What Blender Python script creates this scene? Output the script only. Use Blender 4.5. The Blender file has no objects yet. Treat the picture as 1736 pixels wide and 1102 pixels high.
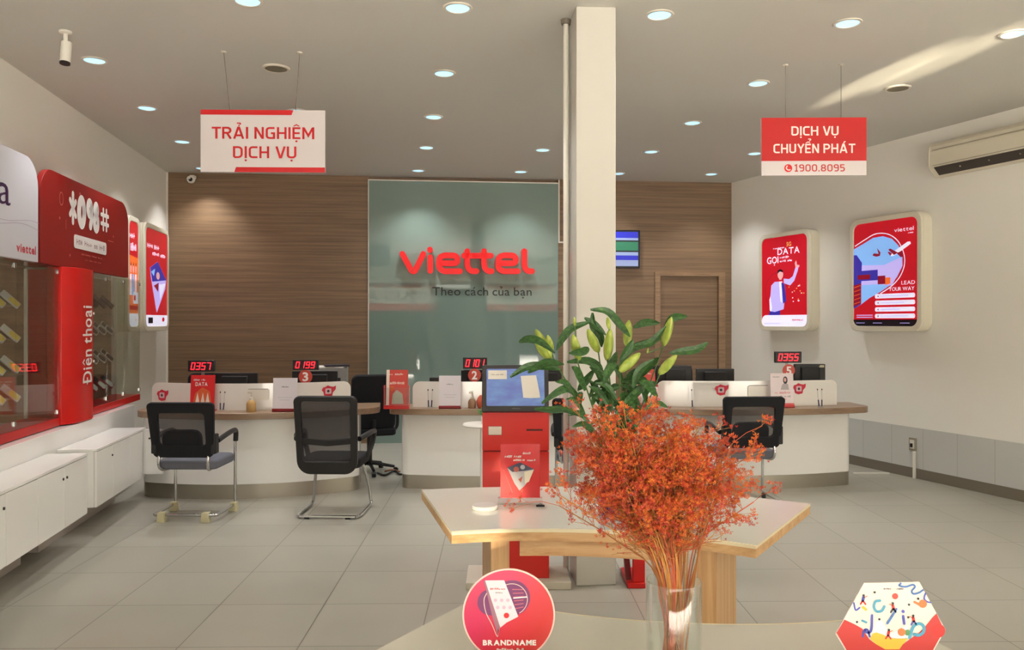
import bpy, bmesh, math, random
from math import sin, cos, pi, radians, atan2, sqrt
from mathutils import Vector, Matrix
random.seed(7)
SC = bpy.context.scene
COL = SC.collection

# ------------------------------------------------------------------ camera, sky, exposure
F = 1353.0                      # focal length in pixels of the 1736 px frame
EYE = 1.63
CEIL = 3.575
cam_d = bpy.data.cameras.new('camera')
cam_d.sensor_width = 36.0
cam_d.lens = 36.0 * F / 1736.0
cam_d.shift_y = -6.0 / 1736.0
cam_d.clip_end = 200
cam = bpy.data.objects.new('camera', cam_d)
cam.location = (0, 0, EYE)
cam.rotation_euler = (pi / 2, 0, 0)
COL.objects.link(cam)
SC.camera = cam
SC.view_settings.view_transform = 'Standard'
SC.view_settings.look = 'None'
SC.view_settings.gamma = 1.0
SC.view_settings.exposure = 0.18
SC.view_settings.use_curve_mapping = False

world = bpy.data.worlds.new('sky')
SC.world = world
world.use_nodes = True
wn = world.node_tree.nodes
wl = world.node_tree.links
wn.clear()
wo = wn.new('ShaderNodeOutputWorld')
wb = wn.new('ShaderNodeBackground')
wb.inputs['Strength'].default_value = 10.0
wt = wn.new('ShaderNodeTexCoord')           # the sky is brighter and warmer on the sun's side, to the left
ws = wn.new('ShaderNodeSeparateXYZ')
wr_ = wn.new('ShaderNodeValToRGB')
wm = wn.new('ShaderNodeMapRange')
wm.inputs['From Min'].default_value = -.9
wm.inputs['From Max'].default_value = .9
wr_.color_ramp.elements[0].color = (1.0, .93, .81, 1)
wr_.color_ramp.elements[1].color = (.32, .35, .39, 1)
e_ = wr_.color_ramp.elements.new(.5)
e_.color = (.60, .60, .60, 1)
wl.new(wt.outputs['Generated'], ws.inputs[0])
wl.new(ws.outputs[0], wm.inputs['Value'])
wl.new(wm.outputs[0], wr_.inputs[0])
wml = wn.new('ShaderNodeMix'); wml.data_type = 'RGBA'; wml.blend_type = 'MULTIPLY'; wml.inputs[0].default_value = 1
wml.inputs[7].default_value = (2.75, 2.75, 2.75, 1)
wl.new(wr_.outputs[0], wml.inputs[6]); wl.new(wml.outputs[2], wb.inputs['Color'])
wl.new(wb.outputs[0], wo.inputs[0])


def light(name, kind, loc, aim, power, color, **kw):
    d = bpy.data.lights.new(name, kind)
    d.energy = power
    d.color = color
    for k, v in kw.items():
        setattr(d, k, v)
    o = bpy.data.objects.new(name, d)
    o.location = loc
    o.rotation_euler = (Vector(aim) - Vector(loc)).to_track_quat('-Z', 'Y').to_euler()
    COL.objects.link(o)
    return o


# the open shop front behind the camera guides the sky light in; the sun stands high over the street
pt = light('shopfront_opening', 'AREA', (2.65, -2.15, 1.62), (2.65, 6, 1.62), 1, (1, 1, 1), shape='RECTANGLE', size=9.6, size_y=3.3)
pt.data.cycles.is_portal = True
light('sun', 'SUN', (0, -10, 20), (1.5, -5.0, 0), 28, (1.0, .96, .89), angle=radians(.6))
# sun glancing off car windows in the street: two streaks on the ceiling, one warm patch on the kiosk
light('street_glint', 'SPOT', (6.6, -13.0, .35), (2.95, 6.3, 3.57), 78000, (1.0, .88, .62), spot_size=radians(.95), spot_blend=.9, shadow_soft_size=.03)
light('street_glint', 'SPOT', (6.9, -13.0, .35), (3.22, 5.9, 3.57), 60000, (1.0, .88, .62), spot_size=radians(.75), spot_blend=.9, shadow_soft_size=.03)
light('street_glint', 'SPOT', (-2.2, -9.0, 1.75), (.08, 4.9, .68), 7500, (1.0, .86, .60), spot_size=radians(1.8), spot_blend=.8, shadow_soft_size=.02)


# ------------------------------------------------------------------ materials
def lin(c):
    c = c / 255.0
    return c / 12.92 if c <= 0.04045 else ((c + 0.055) / 1.055) ** 2.4


MATS = {}


def M(name, rgb=(200, 200, 200), rough=0.5, metal=0.0, emit=0.0, coat=0.0, spec=0.5):
    if name in MATS:
        return MATS[name]
    m = bpy.data.materials.new(name)
    m.use_nodes = True
    b = m.node_tree.nodes['Principled BSDF']
    c = (lin(rgb[0]), lin(rgb[1]), lin(rgb[2]), 1)
    b.inputs['Base Color'].default_value = c
    b.inputs['Roughness'].default_value = rough
    b.inputs['Metallic'].default_value = metal
    b.inputs['Specular IOR Level'].default_value = spec
    b.inputs['Coat Weight'].default_value = coat
    b.inputs['Coat Roughness'].default_value = 0.06
    if emit > 0:
        b.inputs['Emission Color'].default_value = c
        b.inputs['Emission Strength'].default_value = emit
    MATS[name] = m
    return m


def nodes_of(m):
    return m.node_tree.nodes, m.node_tree.links, m.node_tree.nodes['Principled BSDF']


def ramp(n, stops):
    r = n.new('ShaderNodeValToRGB')
    e = r.color_ramp.elements
    while len(e) < len(stops):
        e.new(0.5)
    for i, (p, c) in enumerate(stops):
        e[i].position = p
        e[i].color = (lin(c[0]), lin(c[1]), lin(c[2]), 1)
    return r


def wood(name, cols, scale=(0.35, 8, 22), rough=0.45, axis_rot=0.0, coat=0.0):
    """grain that runs along local x"""
    if name in MATS:
        return MATS[name]
    m = M(name, cols[0], rough, coat=coat)
    n, l, b = nodes_of(m)
    tc = n.new('ShaderNodeTexCoord')
    mp = n.new('ShaderNodeMapping')
    mp.inputs['Scale'].default_value = scale
    no = n.new('ShaderNodeTexNoise')
    no.inputs['Scale'].default_value = 2.2
    no.inputs['Detail'].default_value = 7
    no.inputs['Roughness'].default_value = 0.65
    r = ramp(n, [(0.30, cols[0]), (0.5, cols[1]), (0.70, cols[2])])
    l.new(tc.outputs['Object'], mp.inputs[0])
    l.new(mp.outputs[0], no.inputs['Vector'])
    l.new(no.outputs['Fac'], r.inputs[0])
    l.new(r.outputs[0], b.inputs['Base Color'])
    return m


def glass(name, tint=(235, 240, 236), refl=1.0, rough=0.0, ior=1.45):
    if name in MATS:
        return MATS[name]
    m = bpy.data.materials.new(name)
    m.use_nodes = True
    n, l = m.node_tree.nodes, m.node_tree.links
    n.clear()
    o = n.new('ShaderNodeOutputMaterial')
    t = n.new('ShaderNodeBsdfTransparent')
    t.inputs[0].default_value = (lin(tint[0]), lin(tint[1]), lin(tint[2]), 1)
    g = n.new('ShaderNodeBsdfGlossy')
    g.inputs['Roughness'].default_value = rough
    g.inputs['Color'].default_value = (refl, refl, refl, 1)
    f = n.new('ShaderNodeLayerWeight')      # facing is the same from both sides of a pane
    f.inputs['Blend'].default_value = .5
    pw = n.new('ShaderNodeMath'); pw.operation = 'POWER'; pw.inputs[1].default_value = 4.0
    ma = n.new('ShaderNodeMath'); ma.operation = 'MULTIPLY_ADD'; ma.inputs[1].default_value = .8
    ma.inputs[2].default_value = ((ior - 1) / (ior + 1)) ** 2
    l.new(f.outputs['Facing'], pw.inputs[0]); l.new(pw.outputs[0], ma.inputs[0])
    x = n.new('ShaderNodeMixShader')
    l.new(ma.outputs[0], x.inputs[0])
    l.new(t.outputs[0], x.inputs[1])
    l.new(g.outputs[0], x.inputs[2])
    l.new(x.outputs[0], o.inputs[0])
    MATS[name] = m
    return m


def mesh_fabric(name, rgb, see):
    """dark net upholstery, partly see-through"""
    if name in MATS:
        return MATS[name]
    m = bpy.data.materials.new(name)
    m.use_nodes = True
    n, l = m.node_tree.nodes, m.node_tree.links
    b = n['Principled BSDF']
    b.inputs['Base Color'].default_value = (lin(rgb[0]), lin(rgb[1]), lin(rgb[2]), 1)
    b.inputs['Roughness'].default_value = 0.8
    b.inputs['Alpha'].default_value = 1 - see
    MATS[name] = m
    return m


WHITE = M('white_gloss', (249, 247, 243), 0.16, coat=0.3)
WHITE_PLAIN = M('white_plastic', (228, 224, 214), 0.4)
RED = M('red_lacquer', (205, 22, 20), 0.3)
PRINT_WHITE = M('printed_white', (236, 230, 226), 0.5)
PRINT_RED = M('printed_red', (214, 28, 34), 0.45)
BLACK = M('black_plastic', (22, 21, 22), 0.45)
BLACK_FAB = M('black_fabric', (17, 18, 22), 0.9)
CHROME = M('chrome', (200, 200, 200), 0.14, metal=1.0)
STEEL = M('brushed_steel', (186, 180, 168), 0.34, metal=1.0)
ACRYL = glass('clear_acrylic', (248, 250, 250), ior=1.4)
WOOD_WALL = wood('wood_panel', [(104, 81, 60), (128, 102, 77), (148, 119, 91)], (0.30, 1.0, 17), 0.45)
WOOD_TOP = wood('counter_laminate', [(120, 96, 76), (143, 116, 92), (160, 133, 106)], (0.8, 8, 8), 0.3)
WOOD_LIGHT = wood('oak_laminate', [(176, 132, 84), (200, 158, 110), (214, 176, 128)], (0.5, 14, 14), 0.45)
WOOD_LEG = wood('oak_laminate_upright', [(176, 132, 84), (200, 158, 110), (214, 176, 128)], (14, 14, 0.5), 0.45)


# ------------------------------------------------------------------ mesh builder
class MB:
    def __init__(s):
        s.v = []; s.f = []; s.i = []; s.m = []

    def mi(s, m):
        if m not in s.m:
            s.m.append(m)
        return s.m.index(m)

    def add(s, vs, fs, m, T=None):
        k = len(s.v)
        if T is not None:
            vs = [tuple(T @ Vector(p)) for p in vs]
        s.v += [tuple(p) for p in vs]
        a = s.mi(m)
        for f in fs:
            s.f.append(tuple(j + k for j in f)); s.i.append(a)
        return s

    def box(s, x0, x1, y0, y1, z0, z1, m, T=None):
        vs = [(x, y, z) for z in (z0, z1) for y in (y0, y1) for x in (x0, x1)]
        return s.add(vs, [(0, 2, 3, 1), (4, 5, 7, 6), (0, 1, 5, 4), (2, 6, 7, 3), (0, 4, 6, 2), (1, 3, 7, 5)], m, T)

    def prism(s, pts, y0, y1, m, T=None):
        """outline in x-z, thickness along y; y0 = front"""
        n = len(pts)
        a = sum(pts[i][0] * pts[(i + 1) % n][1] - pts[(i + 1) % n][0] * pts[i][1] for i in range(n))
        if a < 0:
            pts = pts[::-1]
        vs = [(x, y0, z) for x, z in pts] + [(x, y1, z) for x, z in pts]
        fs = [tuple(range(n)), tuple(range(2 * n - 1, n - 1, -1))]
        fs += [(i, i + n, (i + 1) % n + n, (i + 1) % n) for i in range(n)]
        return s.add(vs, fs, m, T)

    def slab(s, pts, z0, z1, m, T=None):
        """outline in x-y, thickness along z"""
        n = len(pts)
        a = sum(pts[i][0] * pts[(i + 1) % n][1] - pts[(i + 1) % n][0] * pts[i][1] for i in range(n))
        if a < 0:
            pts = pts[::-1]
        vs = [(x, y, z0) for x, y in pts] + [(x, y, z1) for x, y in pts]
        fs = [tuple(range(n - 1, -1, -1)), tuple(range(n, 2 * n))]
        fs += [(i, (i + 1) % n, (i + 1) % n + n, i + n) for i in range(n)]
        return s.add(vs, fs, m, T)

    def ring(s, po, pi_, y0, y1, m, T=None):
        """frame between two outlines of equal count in x-z"""
        n = len(po)
        vs = [(x, y0, z) for x, z in po] + [(x, y0, z) for x, z in pi_] + [(x, y1, z) for x, z in po] + [(x, y1, z) for x, z in pi_]
        fs = []
        for i in range(n):
            j = (i + 1) % n
            fs += [(i, j, j + n, i + n), (i + 2 * n, i + 3 * n, j + 3 * n, j + 2 * n),
                   (i, i + 2 * n, j + 2 * n, j), (i + n, j + n, j + 3 * n, i + 3 * n)]
        return s.add(vs, fs, m, T)

    def tube(s, path, r, m, seg=10, T=None, closed=False, r1=None):
        P = [Vector(p) for p in path]
        n = len(P)
        vs = []; up = None
        for i, p in enumerate(P):
            if closed:
                d = (P[(i + 1) % n] - P[i - 1])
            else:
                d = P[min(i + 1, n - 1)] - P[max(i - 1, 0)]
            d.normalize()
            if up is None:
                up = Vector((0, 0, 1)) if abs(d.z) < 0.9 else Vector((1, 0, 0))
            up = (up - d * up.dot(d)).normalized()
            w = d.cross(up)
            rr = r if r1 is None else r + (r1 - r) * i / (n - 1)
            for k in range(seg):
                a = 2 * pi * k / seg
                vs.append(p + (up * cos(a) + w * sin(a)) * rr)
        fs = []
        for i in range(n if closed else n - 1):
            for k in range(seg):
                a, b = i * seg + k, i * seg + (k + 1) % seg
                j = (i + 1) % n
                c, d_ = j * seg + (k + 1) % seg, j * seg + k
                fs.append((a, b, c, d_))
        if not closed:
            fs.append(tuple(range(seg - 1, -1, -1)))
            fs.append(tuple(range((n - 1) * seg, n * seg)))
        return s.add(vs, fs, m, T)

    def lathe(s, prof, m, c=(0, 0, 0), seg=32, T=None, cap=True):
        """profile of (radius, z)"""
        vs = []; fs = []
        n = len(prof)
        for r, z in prof:
            for k in range(seg):
                a = 2 * pi * k / seg
                vs.append((c[0] + r * cos(a), c[1] + r * sin(a), c[2] + z))
        for i in range(n - 1):
            for k in range(seg):
                k2 = (k + 1) % seg
                fs.append((i * seg + k, i * seg + k2, (i + 1) * seg + k2, (i + 1) * seg + k))
        if cap:
            fs.append(tuple(range(seg - 1, -1, -1)))
            fs.append(tuple(range((n - 1) * seg, n * seg)))
        return s.add(vs, fs, m, T)

    def stroke(s, pts, w, y0, y1, m, T=None, flat=False):
        """rounded ribbon along a polyline in x-z"""
        pts = smooth_path(pts)
        n = len(pts)
        L = []; R = []
        for i in range(n):
            a = pts[max(i - 1, 0)]; b = pts[min(i + 1, n - 1)]
            dx, dz = b[0] - a[0], b[1] - a[1]
            q = sqrt(dx * dx + dz * dz) or 1
            nx, nz = -dz / q * w / 2, dx / q * w / 2
            L.append((pts[i][0] + nx, pts[i][1] + nz)); R.append((pts[i][0] - nx, pts[i][1] - nz))
        a0 = atan2(L[0][1] - pts[0][1], L[0][0] - pts[0][0])
        a1 = atan2(R[-1][1] - pts[-1][1], R[-1][0] - pts[-1][0])
        k = 8
        cap0 = [(pts[0][0] + w / 2 * cos(a0 + pi * j / k), pts[0][1] + w / 2 * sin(a0 + pi * j / k)) for j in range(k + 1)]
        cap1 = [(pts[-1][0] + w / 2 * cos(a1 + pi * j / k), pts[-1][1] + w / 2 * sin(a1 + pi * j / k)) for j in range(k + 1)]
        if flat:
            for i in range(n - 1):
                s.add([(p[0], y0, p[1]) for p in (L[i], R[i], R[i + 1], L[i + 1])], [(0, 1, 2, 3)], m, T)
            s.add([(p[0], y0, p[1]) for p in cap0], [tuple(range(k + 1))], m, T)
            s.add([(p[0], y0, p[1]) for p in cap1], [tuple(range(k + 1))], m, T)
            return s
        for i in range(n - 1):
            q = [L[i], R[i], R[i + 1], L[i + 1]]
            s.add([(p[0], y0, p[1]) for p in q] + [(p[0], y1, p[1]) for p in q],
                  [(0, 1, 2, 3), (7, 6, 5, 4), (0, 3, 7, 4), (1, 5, 6, 2)], m, T)
        for cp in (cap0, cap1):
            s.prism(cp, y0, y1, m, T)
        return s

    def face(s, pts, y, m, T=None):
        """a flat printed shape facing -y"""
        n = len(pts)
        a = sum(pts[i][0] * pts[(i + 1) % n][1] - pts[(i + 1) % n][0] * pts[i][1] for i in range(n))
        if a < 0:
            pts = pts[::-1]
        return s.add([(x, y, z) for x, z in pts], [tuple(range(n))], m, T)

    def text(s, txt, x0, x1, z0, z1, y, m, T=None, bold=0.0, mirror=False, slant=0.0):
        vs, fs, w, h = layout(txt, bold)
        sx = (x1 - x0) / w; sz = (z1 - z0) / 0.7
        out = []
        for a, b in vs:
            xx = x0 + a * sx + slant * b * sz
            if mirror:
                xx = x0 + x1 - xx
            out.append((xx, y, z0 + b * sz))
        return s.add(out, fs if not mirror else [f[::-1] for f in fs], m, T)

    def scrib(s, txt, x0, x1, z0, z1, y, m, T=None, bold=0.0, slant=0.0):
        """a printed line too small to read in the photograph: small uneven blocks"""
        q = random.Random(len(txt) * 7 + int(abs(x0 * 9999)))
        n_ = len(txt); dx = (x1 - x0) / n_
        for i, ch in enumerate(txt):
            if ch == ' ':
                continue
            a = x0 + dx * (i + .08); b = x0 + dx * (i + .84)
            lo = z0 + (z1 - z0) * q.choice((0, 0, .1)); hi = z1 - (z1 - z0) * q.choice((0, .12, .3))
            g = (b - a) * .34; k = slant * (z1 - z0)
            kind = q.randrange(3)
            s.add([(a, y, lo), (a + g, y, lo), (a + g + k, y, hi), (a + k, y, hi)], [(0, 1, 2, 3)], m, T)
            if kind:
                s.add([(b - g, y, lo), (b, y, lo), (b + k, y, hi), (b - g + k, y, hi)], [(0, 1, 2, 3)], m, T)
            zc = (lo + hi) / 2 if kind != 2 else hi - (hi - lo) * .13
            t_ = (hi - lo) * .12
            s.add([(a, y, zc - t_), (b, y, zc - t_), (b, y, zc + t_), (a, y, zc + t_)], [(0, 1, 2, 3)], m, T)
        return s

    def build(s, name, parent=None, bevel=0.0, smooth=35, seg=2):
        me = bpy.data.meshes.new(name)
        me.from_pydata(s.v, [], s.f)
        for m in s.m:
            me.materials.append(m)
        me.polygons.foreach_set('material_index', s.i)
        me.update()
        if smooth:
            me.shade_smooth()
            me.set_sharp_from_angle(angle=radians(smooth))
        o = bpy.data.objects.new(name, me)
        COL.objects.link(o)
        if parent is not None:
            o.parent = parent
        if bevel:
            b = o.modifiers.new('bevel', 'BEVEL')
            b.width = bevel; b.segments = seg; b.limit_method = 'ANGLE'; b.angle_limit = radians(40)
            b.harden_normals = False
        return o


def smooth_path(pts, k=6):
    if len(pts) < 3:
        return pts
    out = []
    P = [Vector((p[0], p[1])) for p in pts]
    n = len(P)
    for i in range(n - 1):
        p0 = P[i - 1] if i else P[i] * 2 - P[i + 1]
        p1, p2 = P[i], P[i + 1]
        p3 = P[i + 2] if i + 2 < n else P[i + 1] * 2 - P[i]
        for j in range(k):
            t = j / k
            out.append(0.5 * ((2 * p1) + (p2 - p0) * t + (2 * p0 - 5 * p1 + 4 * p2 - p3) * t * t + (3 * p1 - p0 - 3 * p2 + p3) * t ** 3))
    out.append(P[-1])
    return [(p.x, p.y) for p in out]


def spline3(pts, k=5):
    P = [Vector(p) for p in pts]
    if len(P) < 3:
        return P
    out = []
    n = len(P)
    for i in range(n - 1):
        p0 = P[i - 1] if i else P[i] * 2 - P[i + 1]
        p1, p2 = P[i], P[i + 1]
        p3 = P[i + 2] if i + 2 < n else P[i + 1] * 2 - P[i]
        for j in range(k):
            t = j / k
            out.append(0.5 * ((2 * p1) + (p2 - p0) * t + (2 * p0 - 5 * p1 + 4 * p2 - p3) * t * t + (3 * p1 - p0 - 3 * p2 + p3) * t ** 3))
    out.append(P[-1])
    return out


# ------------------------------------------------------------------ lettering
GL = {}
fc = bpy.data.curves.new('font_tmp', 'FONT')
fc.resolution_u = 3
fo = bpy.data.objects.new('font_tmp', fc)
COL.objects.link(fo)
VN = {'Ả': ('A', 'hook'), 'Ệ': ('E', 'circ', 'dot'), 'Ị': ('I', 'dot'), 'Ụ': ('U', 'dot'), 'Ể': ('E', 'circ', 'hook2'),
      'Á': ('A', 'acute'), 'Đ': ('D', 'bar'), 'ệ': ('e', 'circ', 'dot'), 'ạ': ('a', 'dot'), 'á': ('a', 'acute'),
      'ủ': ('u', 'hook'), 'Ọ': ('O', 'dot'), 'Ố': ('O', 'circ')}


def glyph(ch, bold):
    key = (ch, bold)
    if key in GL:
        return GL[key]
    spec = VN.get(ch, (ch,))
    fc.body = spec[0]
    fc.offset = bold
    bpy.context.view_layer.update()
    ev = fo.evaluated_get(bpy.context.evaluated_depsgraph_get())
    me = ev.to_mesh()
    vs = [(v.co.x, v.co.y) for v in me.vertices]
    fs = [tuple(p.vertices) for p in me.polygons]
    # font faces look towards +z of text space, which is -y of ours
    ev.to_mesh_clear()
    if vs:
        x0 = min(v[0] for v in vs); x1 = max(v[0] for v in vs)
        vs = [(a - x0, b) for a, b in vs]
        w = x1 - x0
    else:
        w = 0.22
    cx = w / 2
    top = max([v[1] for v in vs] + [0.5]) if vs else 0.5
    t = 0.045 + bold

    def poly(pts):
        k = len(vs)
        n = len(pts)
        a = sum(pts[i][0] * pts[(i + 1) % n][1] - pts[(i + 1) % n][0] * pts[i][1] for i in range(n))
        if a < 0:
            pts = pts[::-1]
        vs.extend(pts); fs.append(tuple(range(k, k + n)))
    for mk in spec[1:]:
        if mk == 'dot':
            poly([(cx + (t + .02) * cos(q * pi / 5), -0.17 + (t + .02) * sin(q * pi / 5)) for q in range(10)])
        elif mk == 'acute':
            poly([(cx - .04, top + .05), (cx + .05, top + .05), (cx + .17, top + .21), (cx + .04, top + .21)])
        elif mk == 'circ':
            h = top + .05
            poly([(cx - .2, h), (cx - .1, h), (cx, h + .1), (cx, h + .19)])
            poly([(cx + .2, h), (cx + .1, h), (cx, h + .1), (cx, h + .19)])
        elif mk in ('hook', 'hook2'):
            h = top + (.07 if mk == 'hook' else .24)
            dx = 0 if mk == 'hook' else .1
            poly([(cx + dx - .02, h - .02), (cx + dx + .05, h - .02), (cx + dx + .05, h + .05), (cx + dx - .02, h + .05)])
            poly([(cx + dx - .02, h + .05), (cx + dx + .12, h + .08), (cx + dx + .12, h + .17), (cx + dx + .04, h + .12)])
            poly([(cx + dx - .09, h + .13), (cx + dx + .12, h + .13), (cx + dx + .09, h + .2), (cx + dx - .09, h + .2)])
        elif mk == 'bar':
            poly([(-.1, .31), (.3, .31), (.3, .39), (-.1, .39)])
    GL[key] = (vs, fs, w)
    return GL[key]


def _arc(cx, cy, rx, ry, a0, a1, n=7):
    return [(cx + rx * cos(radians(a0 + (a1 - a0) * i / n)), cy + ry * sin(radians(a0 + (a1 - a0) * i / n))) for i in range(n + 1)]


SF = {
    'T': (.46, [[(0, .645), (.46, .645)], [(.23, .645), (.23, 0)]]),
    'R': (.46, [[(.055, 0), (.055, .645), (.27, .645)] + _arc(.27, .495, .14, .15, 90, -90) + [(.055, .345)], [(.24, .345), (.43, 0)]]),
    'A': (.54, [[(.05, 0), (.245, .66), (.295, .66), (.49, 0)], [(.12, .2), (.42, .2)]]),
    'I': (.11, [[(.055, 0), (.055, .7)]]),
    'N': (.47, [[(.055, 0), (.055, .7)], [(.415, 0), (.415, .7)], [(.075, .66), (.395, .04)]]),
    'G': (.47, [[(.44, .645), (.19, .645)] + _arc(.19, .51, .135, .135, 90, 180) + _arc(.19, .19, .135, .135, 180, 270) + [(.415, .055), (.415, .34), (.26, .34)]]),
    'H': (.48, [[(.055, 0), (.055, .7)], [(.425, 0), (.425, .7)], [(.055, .35), (.425, .35)]]),
    'E': (.40, [[(.40, .645), (.055, .645), (.055, .055), (.40, .055)], [(.055, .35), (.36, .35)]]),
    'M': (.60, [[(.055, 0), (.055, .7)], [(.545, 0), (.545, .7)], [(.075, .66), (.3, .2), (.525, .66)]]),
    'D': (.48, [[(.055, .055), (.055, .645), (.25, .645)] + _arc(.25, .47, .175, .175, 90, 0) + _arc(.25, .23, .175, .175, 0, -90) + [(.055, .055)]]),
    'C': (.43, [[(.43, .645), (.19, .645)] + _arc(.19, .51, .135, .135, 90, 180) + _arc(.19, .19, .135, .135, 180, 270) + [(.43, .055)]]),
    'V': (.50, [[(.05, .7), (.225, .05), (.275, .05), (.45, .7)]]),
    'U': (.47, [[(.055, .7), (.055, .19)] + _arc(.19, .19, .135, .135, 180, 270) + [(.28, .055)] + _arc(.28, .19, .135, .135, 270, 360) + [(.415, .7)]]),
    'Y': (.48, [[(.04, .7), (.24, .32), (.44, .7)], [(.24, .34), (.24, 0)]]),
    'P': (.45, [[(.055, 0), (.055, .645), (.26, .645)] + _arc(.26, .485, .14, .16, 90, -90) + [(.055, .325)]]),
    '1': (.30, [[(.0, .58), (.17, .66), (.17, .0)], [(.02, .045), (.31, .045)]]),
    '9': (.44, [[(.39, .36), (.16, .36)] + _arc(.16, .5, .11, .14, 270, 90) + [(.26, .645)] + _arc(.26, .5, .125, .14, 90, 0) + [(.385, .2)] + _arc(.24, .2, .145, .145, 0, -90) + [(.08, .055)]]),
    '0': (.46, [[(.23, .645)] + _arc(.2, .49, .145, .155, 90, 180) + _arc(.2, .21, .145, .155, 180, 270) + _arc(.26, .21, .145, .155, 270, 360) + _arc(.26, .49, .145, .155, 0, 90) + [(.23, .645)]]),
    '8': (.46, [[(.23, .36)] + _arc(.2, .5, .125, .145, 250, 110) + _arc(.26, .5, .125, .145, 70, -70) + [(.23, .36)], [(.23, .35)] + _arc(.2, .2, .145, .145, 110, 250) + _arc(.26, .2, .145, .145, -70, 70) + [(.23, .35)]]),
    '5': (.42, [[(.38, .645), (.07, .645), (.07, .38), (.24, .40)] + _arc(.23, .225, .14, .175, 80, -90) + [(.04, .055)]]),
    '.': (.12, [[(.06, 0), (.06, .12)]]),
}


def stroke_glyph(ch, t=.11):
    key = (ch, 'stroke')
    if key in GL:
        return GL[key]
    spec = VN.get(ch, (ch,))
    w, sts = SF[spec[0]]
    vs = []; fs = []
    for st in sts:
        n_ = len(st); L = []; Rr = []
        for i in range(n_):
            p = Vector(st[i])
            d0 = (p - Vector(st[i - 1])) if i else None
            d1 = (Vector(st[i + 1]) - p) if i < n_ - 1 else None
            if d0 is not None and d0.length < 1e-6: d0 = d1
            if d1 is not None and d1.length < 1e-6: d1 = d0
            d0 = d0 if d0 is not None else d1
            d1 = d1 if d1 is not None else d0
            a = Vector((-d0.y, d0.x)).normalized(); b = Vector((-d1.y, d1.x)).normalized()
            m = (a + b)
            m = m.normalized() if m.length > 1e-6 else a
            k = t / 2 / max(.45, m.dot(a))
            L.append(p + m * k); Rr.append(p - m * k)
        q = len(vs)
        for i in range(n_):
            vs += [tuple(L[i]), tuple(Rr[i])]
        fs += [(q + 2 * i, q + 2 * i + 1, q + 2 * i + 3, q + 2 * i + 2) for i in range(n_ - 1)]
    cx = w / 2; top = .7

    def poly(pts):
        k = len(vs)
        a = sum(pts[i][0] * pts[(i + 1) % len(pts)][1] - pts[(i + 1) % len(pts)][0] * pts[i][1] for i in range(len(pts)))
        vs.extend(pts if a > 0 else pts[::-1]); fs.append(tuple(range(k, k + len(pts))))
    for mk in spec[1:]:
        if mk == 'dot':
            poly([(cx + .06 * cos(q * pi / 5), -.13 + .06 * sin(q * pi / 5)) for q in range(10)])
        elif mk == 'acute':
            poly([(cx - .03, top + .05), (cx + .05, top + .05), (cx + .17, top + .19), (cx + .05, top + .19)])
        elif mk == 'circ':
            poly([(cx - .19, top + .05), (cx - .09, top + .05), (cx, top + .11), (cx, top + .19)])
            poly([(cx + .19, top + .05), (cx + .09, top + .05), (cx, top + .11), (cx, top + .19)])
        else:
            h = top + (.06 if mk == 'hook' else .2); dx = 0 if mk == 'hook' else .1
            poly([(cx + dx - .02, h - .02), (cx + dx + .05, h - .02), (cx + dx + .05, h + .05), (cx + dx - .02, h + .05)])
            poly([(cx + dx - .02, h + .05), (cx + dx + .12, h + .08), (cx + dx + .12, h + .16), (cx + dx + .04, h + .11)])
            poly([(cx + dx - .09, h + .13), (cx + dx + .12, h + .13), (cx + dx + .09, h + .2), (cx + dx - .09, h + .2)])
    GL[key] = (vs, fs, w)
    return GL[key]


def layout(txt, bold):
    if bold == 'sign':
        V = []; Fc = []; x = 0.0
        for ch in txt:
            if ch == ' ':
                x += .22; continue
            vs, fs, w = stroke_glyph(ch)
            k = len(V)
            V += [(a + x, b) for a, b in vs]; Fc += [tuple(j + k for j in f) for f in fs]
            x += w + (.055 if ch in 'AVYTỤ' else .09)
        return V, Fc, x - .08, .7
    V = []; Fc = []; x = 0.0
    for ch in txt:
        if ch == ' ':
            x += 0.24; continue
        vs, fs, w = glyph(ch, bold)
        k = len(V)
        V += [(a + x, b) for a, b in vs]
        Fc += [tuple(j + k for j in f) for f in fs]
        x += w + 0.085
    return V, Fc, x - 0.085, 0.7


def rrect(x0, x1, z0, z1, r, k=6):
    if not isinstance(r, (tuple, list)):
        r = (r,) * 4          # bl, br, tr, tl
    out = []
    for (cx, cz, a, rr) in ((x0 + r[0], z0 + r[0], pi, r[0]), (x1 - r[1], z0 + r[1], 1.5 * pi, r[1]),
                            (x1 - r[2], z1 - r[2], 0, r[2]), (x0 + r[3], z1 - r[3], pi / 2, r[3])):
        for j in range(k + 1):
            b = a + (pi / 2) * j / k
            out.append((cx + rr * cos(b), cz + rr * sin(b)))
    return out


def circ(cx, cz, r, n=28, rz=None):
    rz = rz or r
    return [(cx + r * cos(2 * pi * i / n), cz + rz * sin(2 * pi * i / n)) for i in range(n)]


# ------------------------------------------------------------------ things
def tag(o, label, cat, group=None):
    o['label'] = label
    o['category'] = cat
    if group:
        o['group'] = group
    return o


def thing(name, label, cat, loc=(0, 0, 0), rz=0.0, group=None):
    o = bpy.data.objects.new(name, None)
    o.empty_display_size = 0.1
    o.location = loc
    o.rotation_euler = (0, 0, rz)
    COL.objects.link(o)
    return tag(o, label, cat, group)


def single(o, label, cat, loc=(0, 0, 0), rz=0.0, group=None):
    o.location = loc
    o.rotation_euler = (0, 0, rz)
    return tag(o, label, cat, group)


def struct(o, parent=None):
    if parent is None:
        o['kind'] = 'structure'
    return o


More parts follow.
